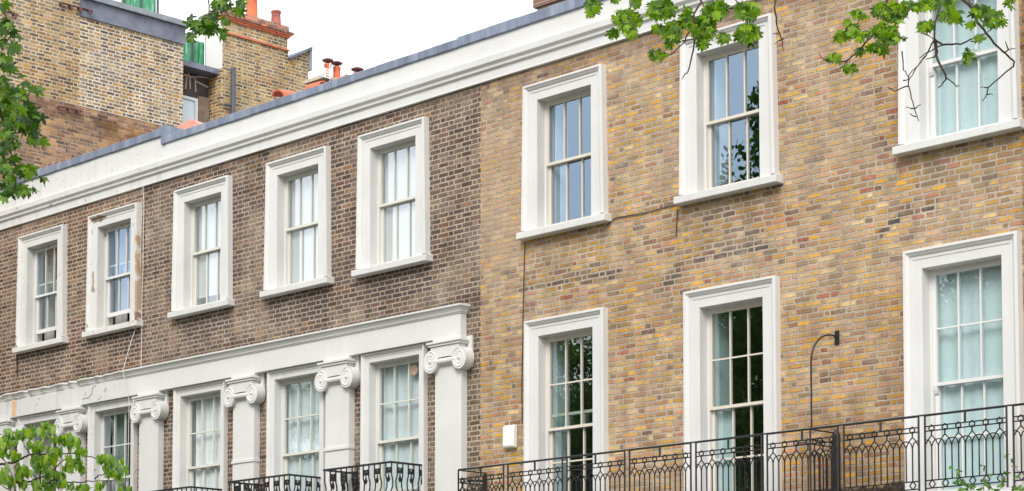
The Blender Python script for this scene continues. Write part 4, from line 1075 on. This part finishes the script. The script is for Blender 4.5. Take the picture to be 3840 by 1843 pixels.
# --- cherry tree at the bottom left
D3 = 15.5
mc_ = empty('cherry_tree', tuple(at_depth(60, 1800, D3))[:2] + (0.0,), 'young tree with drooping pale green oval leaves at the bottom left corner', 'tree')
br_ = MB(); lv = MB(); cC = conv_for(0, 1560, 4.367)
tb0 = at_depth(75, 2300, D3); tb0.z = 0
br_.tube([tb0, at_depth(70, 2150, D3), at_depth(60, 1960, D3)], [0.06, 0.045, 0.035], 8)
for t_ in ([(260, 1750), (250, 1236), (210, 1000), (120, 810)], [(0, 800), (120, 775), (250, 760), (400, 670), (500, 630), (620, 625), (820, 630), (1100, 610), (1250, 610), (1420, 650), (1560, 700), (1700, 720), (1900, 740)], [(620, 625), (680, 540), (720, 450), (760, 330)],
           [(250, 1700), (160, 1220), (-20, 1100)], [(250, 860), (400, 890), (620, 930)], [(400, 890), (560, 960), (620, 1060), (690, 1120)], [(270, 1080), (430, 1090), (680, 1010), (850, 910), (970, 790), (1060, 710), (1180, 520)],
           [(260, 1600), (560, 1225), (720, 1150), (880, 1040), (1000, 1060), (1100, 1085), (1250, 1090), (1450, 1075), (1640, 1060), (1800, 1060)], [(1560, 1040), (1600, 980), (1720, 955), (1850, 940)], [(990, 1060), (1015, 920)], [(490, 620), (430, 540), (380, 440)], [(-60, 600), (120, 775)]):
    twig(br_, t_, D3, 0.016 if len(t_) > 6 else 0.010, 0.004, cC)
bC = [(130, 280, 60, 50, 5), (220, 370, 100, 100, 11), (370, 320, 60, 80, 7), (290, 280, 30, 20, 2), (490, 280, 60, 100, 7), (590, 250, 60, 60, 5), (740, 170, 85, 50, 6), (740, 290, 60, 70, 6), (860, 220, 50, 55, 4), (860, 380, 80, 40, 4),
      (80, 460, 110, 100, 15), (30, 600, 60, 80, 8), (180, 640, 90, 80, 8), (290, 680, 50, 40, 4), (560, 510, 140, 80, 13), (660, 500, 80, 70, 7), (800, 570, 60, 40, 5), (620, 720, 130, 90, 13), (830, 720, 120, 80, 13), (970, 600, 60, 50, 5),
      (1020, 400, 80, 50, 6), (1110, 350, 100, 50, 6), (1240, 440, 80, 90, 8), (1140, 500, 40, 60, 4), (1290, 560, 70, 80, 6), (1380, 600, 40, 45, 3), (1160, 720, 90, 60, 7), (1280, 780, 60, 90, 6), (1070, 850, 60, 50, 4), (1170, 880, 45, 55, 3),
      (1260, 830, 60, 40, 4), (1340, 900, 40, 50, 3), (600, 860, 80, 70, 7), (760, 870, 100, 60, 8), (320, 880, 110, 80, 9), (90, 900, 80, 80, 9), (60, 1050, 90, 90, 10), (330, 1000, 60, 70, 6), (460, 940, 60, 60, 5), (160, 1080, 100, 80, 9),
      (370, 1140, 100, 60, 8), (590, 1130, 90, 60, 8), (820, 980, 90, 60, 8), (1000, 1000, 80, 50, 6), (960, 1100, 60, 50, 5), (800, 1150, 120, 70, 9), (620, 1200, 100, 40, 8), (1040, 1120, 50, 40, 4), (1160, 1170, 50, 60, 4), (1350, 1190, 120, 50, 9),
      (1640, 1160, 105, 55, 8), (1640, 720, 65, 60, 5), (1740, 720, 60, 60, 5), (1840, 760, 65, 85, 6), (1730, 860, 45, 60, 4), (1990, 760, 35, 15, 2), (1990, 860, 45, 60, 4), (2070, 900, 45, 75, 4), (1900, 960, 55, 65, 5), (1970, 1020, 45, 75, 4),
      (1790, 950, 40, 45, 2), (1970, 1220, 50, 20, 3), (2110, 1220, 45, 20, 3)]
blobs(lv, bC, D3, cC, 0.035, OVATE, rnd, droop=0.8, spread=0.3, face=0.9, dens=2.4)
for _ in range(160):
    c = at_depth(rnd.uniform(-500, 500), rnd.uniform(1850, 2250), D3 + rnd.gauss(0, .4))
    leaf(lv, c, Vector((rnd.gauss(0, .5), rnd.gauss(0, .5), .6)), Vector((rnd.gauss(0, .5), rnd.gauss(0, .5), -1)), 0.05, OVATE)
br_.build('branch', M_BARK, mc_, True); lv.build('leaves', L_CHERRY, mc_, recalc=False)

# --- shrub in front of the right railing
D4 = 21.6
ms = empty('climbing_shrub', tuple(at_depth(3700, 1850, D4))[:2] + (0.0,), 'thin leafy green shrub climbing in front of the railing at bottom right', 'shrub')
br_ = MB(); lv = MB(); cR = conv_for(3500, 1640, 6.088)
b0 = at_depth(3690, 1900, D4); g0 = b0.copy(); g0.z = 0
br_.tube([g0, (g0 + b0) / 2 + Vector((0.1, 0, 0)), b0], [0.04, 0.03, 0.02], 7)
for t_ in ([(1150, 1600), (900, 1250), (620, 880), (470, 720), (420, 690)], [(1150, 1600), (1150, 1200), (1150, 990), (1190, 800), (1170, 660), (1090, 630)], [(1200, 1600), (1500, 1250), (1660, 820), (1680, 500), (1640, 440)], [(1300, 1500), (1800, 1250), (1960, 810), (1880, 670), (1720, 500)], [(1150, 1500), (1300, 1100), (1310, 880)]):
    twig(br_, t_, D4, 0.007, 0.002, cR)
bR = [(430, 690, 60, 15, 3), (600, 790, 40, 30, 2), (530, 845, 40, 12, 1), (500, 1030, 60, 40, 4), (720, 1060, 80, 60, 5), (640, 990, 60, 20, 2), (1090, 640, 40, 15, 2), (1170, 720, 30, 60, 2), (1090, 770, 40, 12, 1), (1150, 990, 80, 50, 3),
      (1310, 880, 60, 30, 3), (1240, 1110, 80, 40, 4), (1580, 960, 70, 50, 4), (1660, 820, 50, 30, 3), (1770, 810, 50, 15, 1), (1820, 540, 30, 40, 2), (1880, 670, 40, 20, 2), (1680, 420, 20, 20, 2), (1640, 450, 15, 10, 1), (1930, 880, 50, 30, 2),
      (880, 1150, 60, 60, 5), (750, 1180, 60, 30, 4), (1420, 1190, 100, 40, 6), (1540, 1120, 60, 40, 4), (1860, 1160, 70, 60, 6), (2000, 1180, 80, 60, 8), (620, 1200, 60, 40, 4), (1050, 1190, 50, 20, 2)]
blobs(lv, bR, D4, cR, 0.036, OVATE, rnd, droop=0.35, spread=0.12, face=0.8)
for _ in range(200):
    c = at_depth(rnd.uniform(3550, 3850), rnd.uniform(1850, 2500), D4 + rnd.gauss(0, .3))
    leaf(lv, c, Vector((rnd.gauss(0, .5), rnd.gauss(0, .5), 1)), Vector((rnd.gauss(0, 1), rnd.gauss(0, 1), -.4)), 0.045, OVATE)
br_.build('stem', M_BARK, ms, True); lv.build('leaves', L_SHRUB, ms, recalc=False)
# weed in the broken moulding
wd = MB()
for k in range(5): leaf(wd, Vector((-30.98 + 0.02 * k, -0.17, 7.50 + 0.012 * (k % 2))), Vector((rnd.gauss(0, .4), -1, .4)), Vector((rnd.gauss(0, 1), 0, 1)), 0.03, OVATE)
tag(wd.build('weed', L_SHRUB, recalc=False), 'tiny green weed growing on the broken white moulding', 'weed')

# --- trees of the square opposite, seen mirrored in the glass
L_FAR = leaf_mat('square_tree_leaf', [(0.0, lin(50, 84, 30)), (0.5, lin(78, 116, 40)), (1.0, lin(110, 150, 58))], 0.4)
def square_tree_meshes(seed, H, rad):
    r_ = random.Random(seed); t = MB(); tree_trunk(t, (0, 0, 0), (0.3, 0.2, H * 0.75), 0.32)
    lv_ = MB(); clumps = []
    for _ in range(130):
        a = r_.random() * 2 * math.pi; zz = r_.uniform(0.20, 1.0); rr = rad * r_.random() ** 0.4 * (1.05 - abs(zz - 0.5) ** 1.6 * 1.7)
        clumps.append(Vector((rr * math.cos(a), rr * math.sin(a), H * zz)))
    for c in clumps[:26]:
        t.tube([Vector((0.2, 0.1, max(2.5, c.z - 2.5))), (Vector((0.2, 0.1, c.z - 1.5)) + c) / 2, c], [0.09, 0.06, 0.02], 5)
    for c in clumps:
        cr_ = r_.uniform(0.8, 1.35)
        for _ in range(1350):
            d = Vector((r_.gauss(0, 1), r_.gauss(0, 1), r_.gauss(0, .8))).normalized() * cr_ * r_.random() ** 0.45
            p = c + d; a = Vector((r_.gauss(0, 1), r_.gauss(0, 1), r_.gauss(0, 1))).normalized(); b_ = a.orthogonal() * r_.uniform(.030, .052); a = a * r_.uniform(.042, .070)
            lv_.quad(p - a, p + b_, p + a, p - b_)
    return t, lv_
protos = []
for i, (sd2, H, rad) in enumerate(((3, 16.0, 5.2), (9, 15.0, 5.6))):
    t, lv_ = square_tree_meshes(sd2, H, rad)
    e = empty('square_tree', (0, 0, 0), 'broad green tree in the square opposite, seen only as a reflection in the windows', 'tree', 'trees of the square opposite')
    a = t.build('trunk', M_BARK, e, True); b = lv_.build('crown', L_FAR, e, recalc=False); protos.append((e, a, b))
SPOTS = [(-26.05, -21.5, 1.27, 0, 0), (-41.0, -26.0, 0.84, 1, 1), (-46.0, -34.0, 0.98, 1, 4), (-48.5, -25.5, 0.90, 0, 2), (-57.5, -27.5, 0.86, 1, 3), (-67.0, -25.5, 0.98, 0, 4), (-77.0, -26.5, 1.10, 1, 5), (-17.0, -30.0, 1.2, 1, 6), (-90.0, -27.0, 1.1, 0, 1), (-33.0, -36.0, 0.9, 0, 2)]
first = [True, True]
for x, y, sc, k, rz in SPOTS:
    e, a, b = protos[k]
    if first[k]: first[k] = False
    else:
        e2 = e.copy(); COL.objects.link(e2)
        for ch_ in (a, b):
            c2 = ch_.copy(); COL.objects.link(c2); c2.parent = e2
        e = e2
    e.location = (x, y, 0); e.scale = (sc, sc, sc); e.rotation_euler = (0, 0, rz * 1.1)
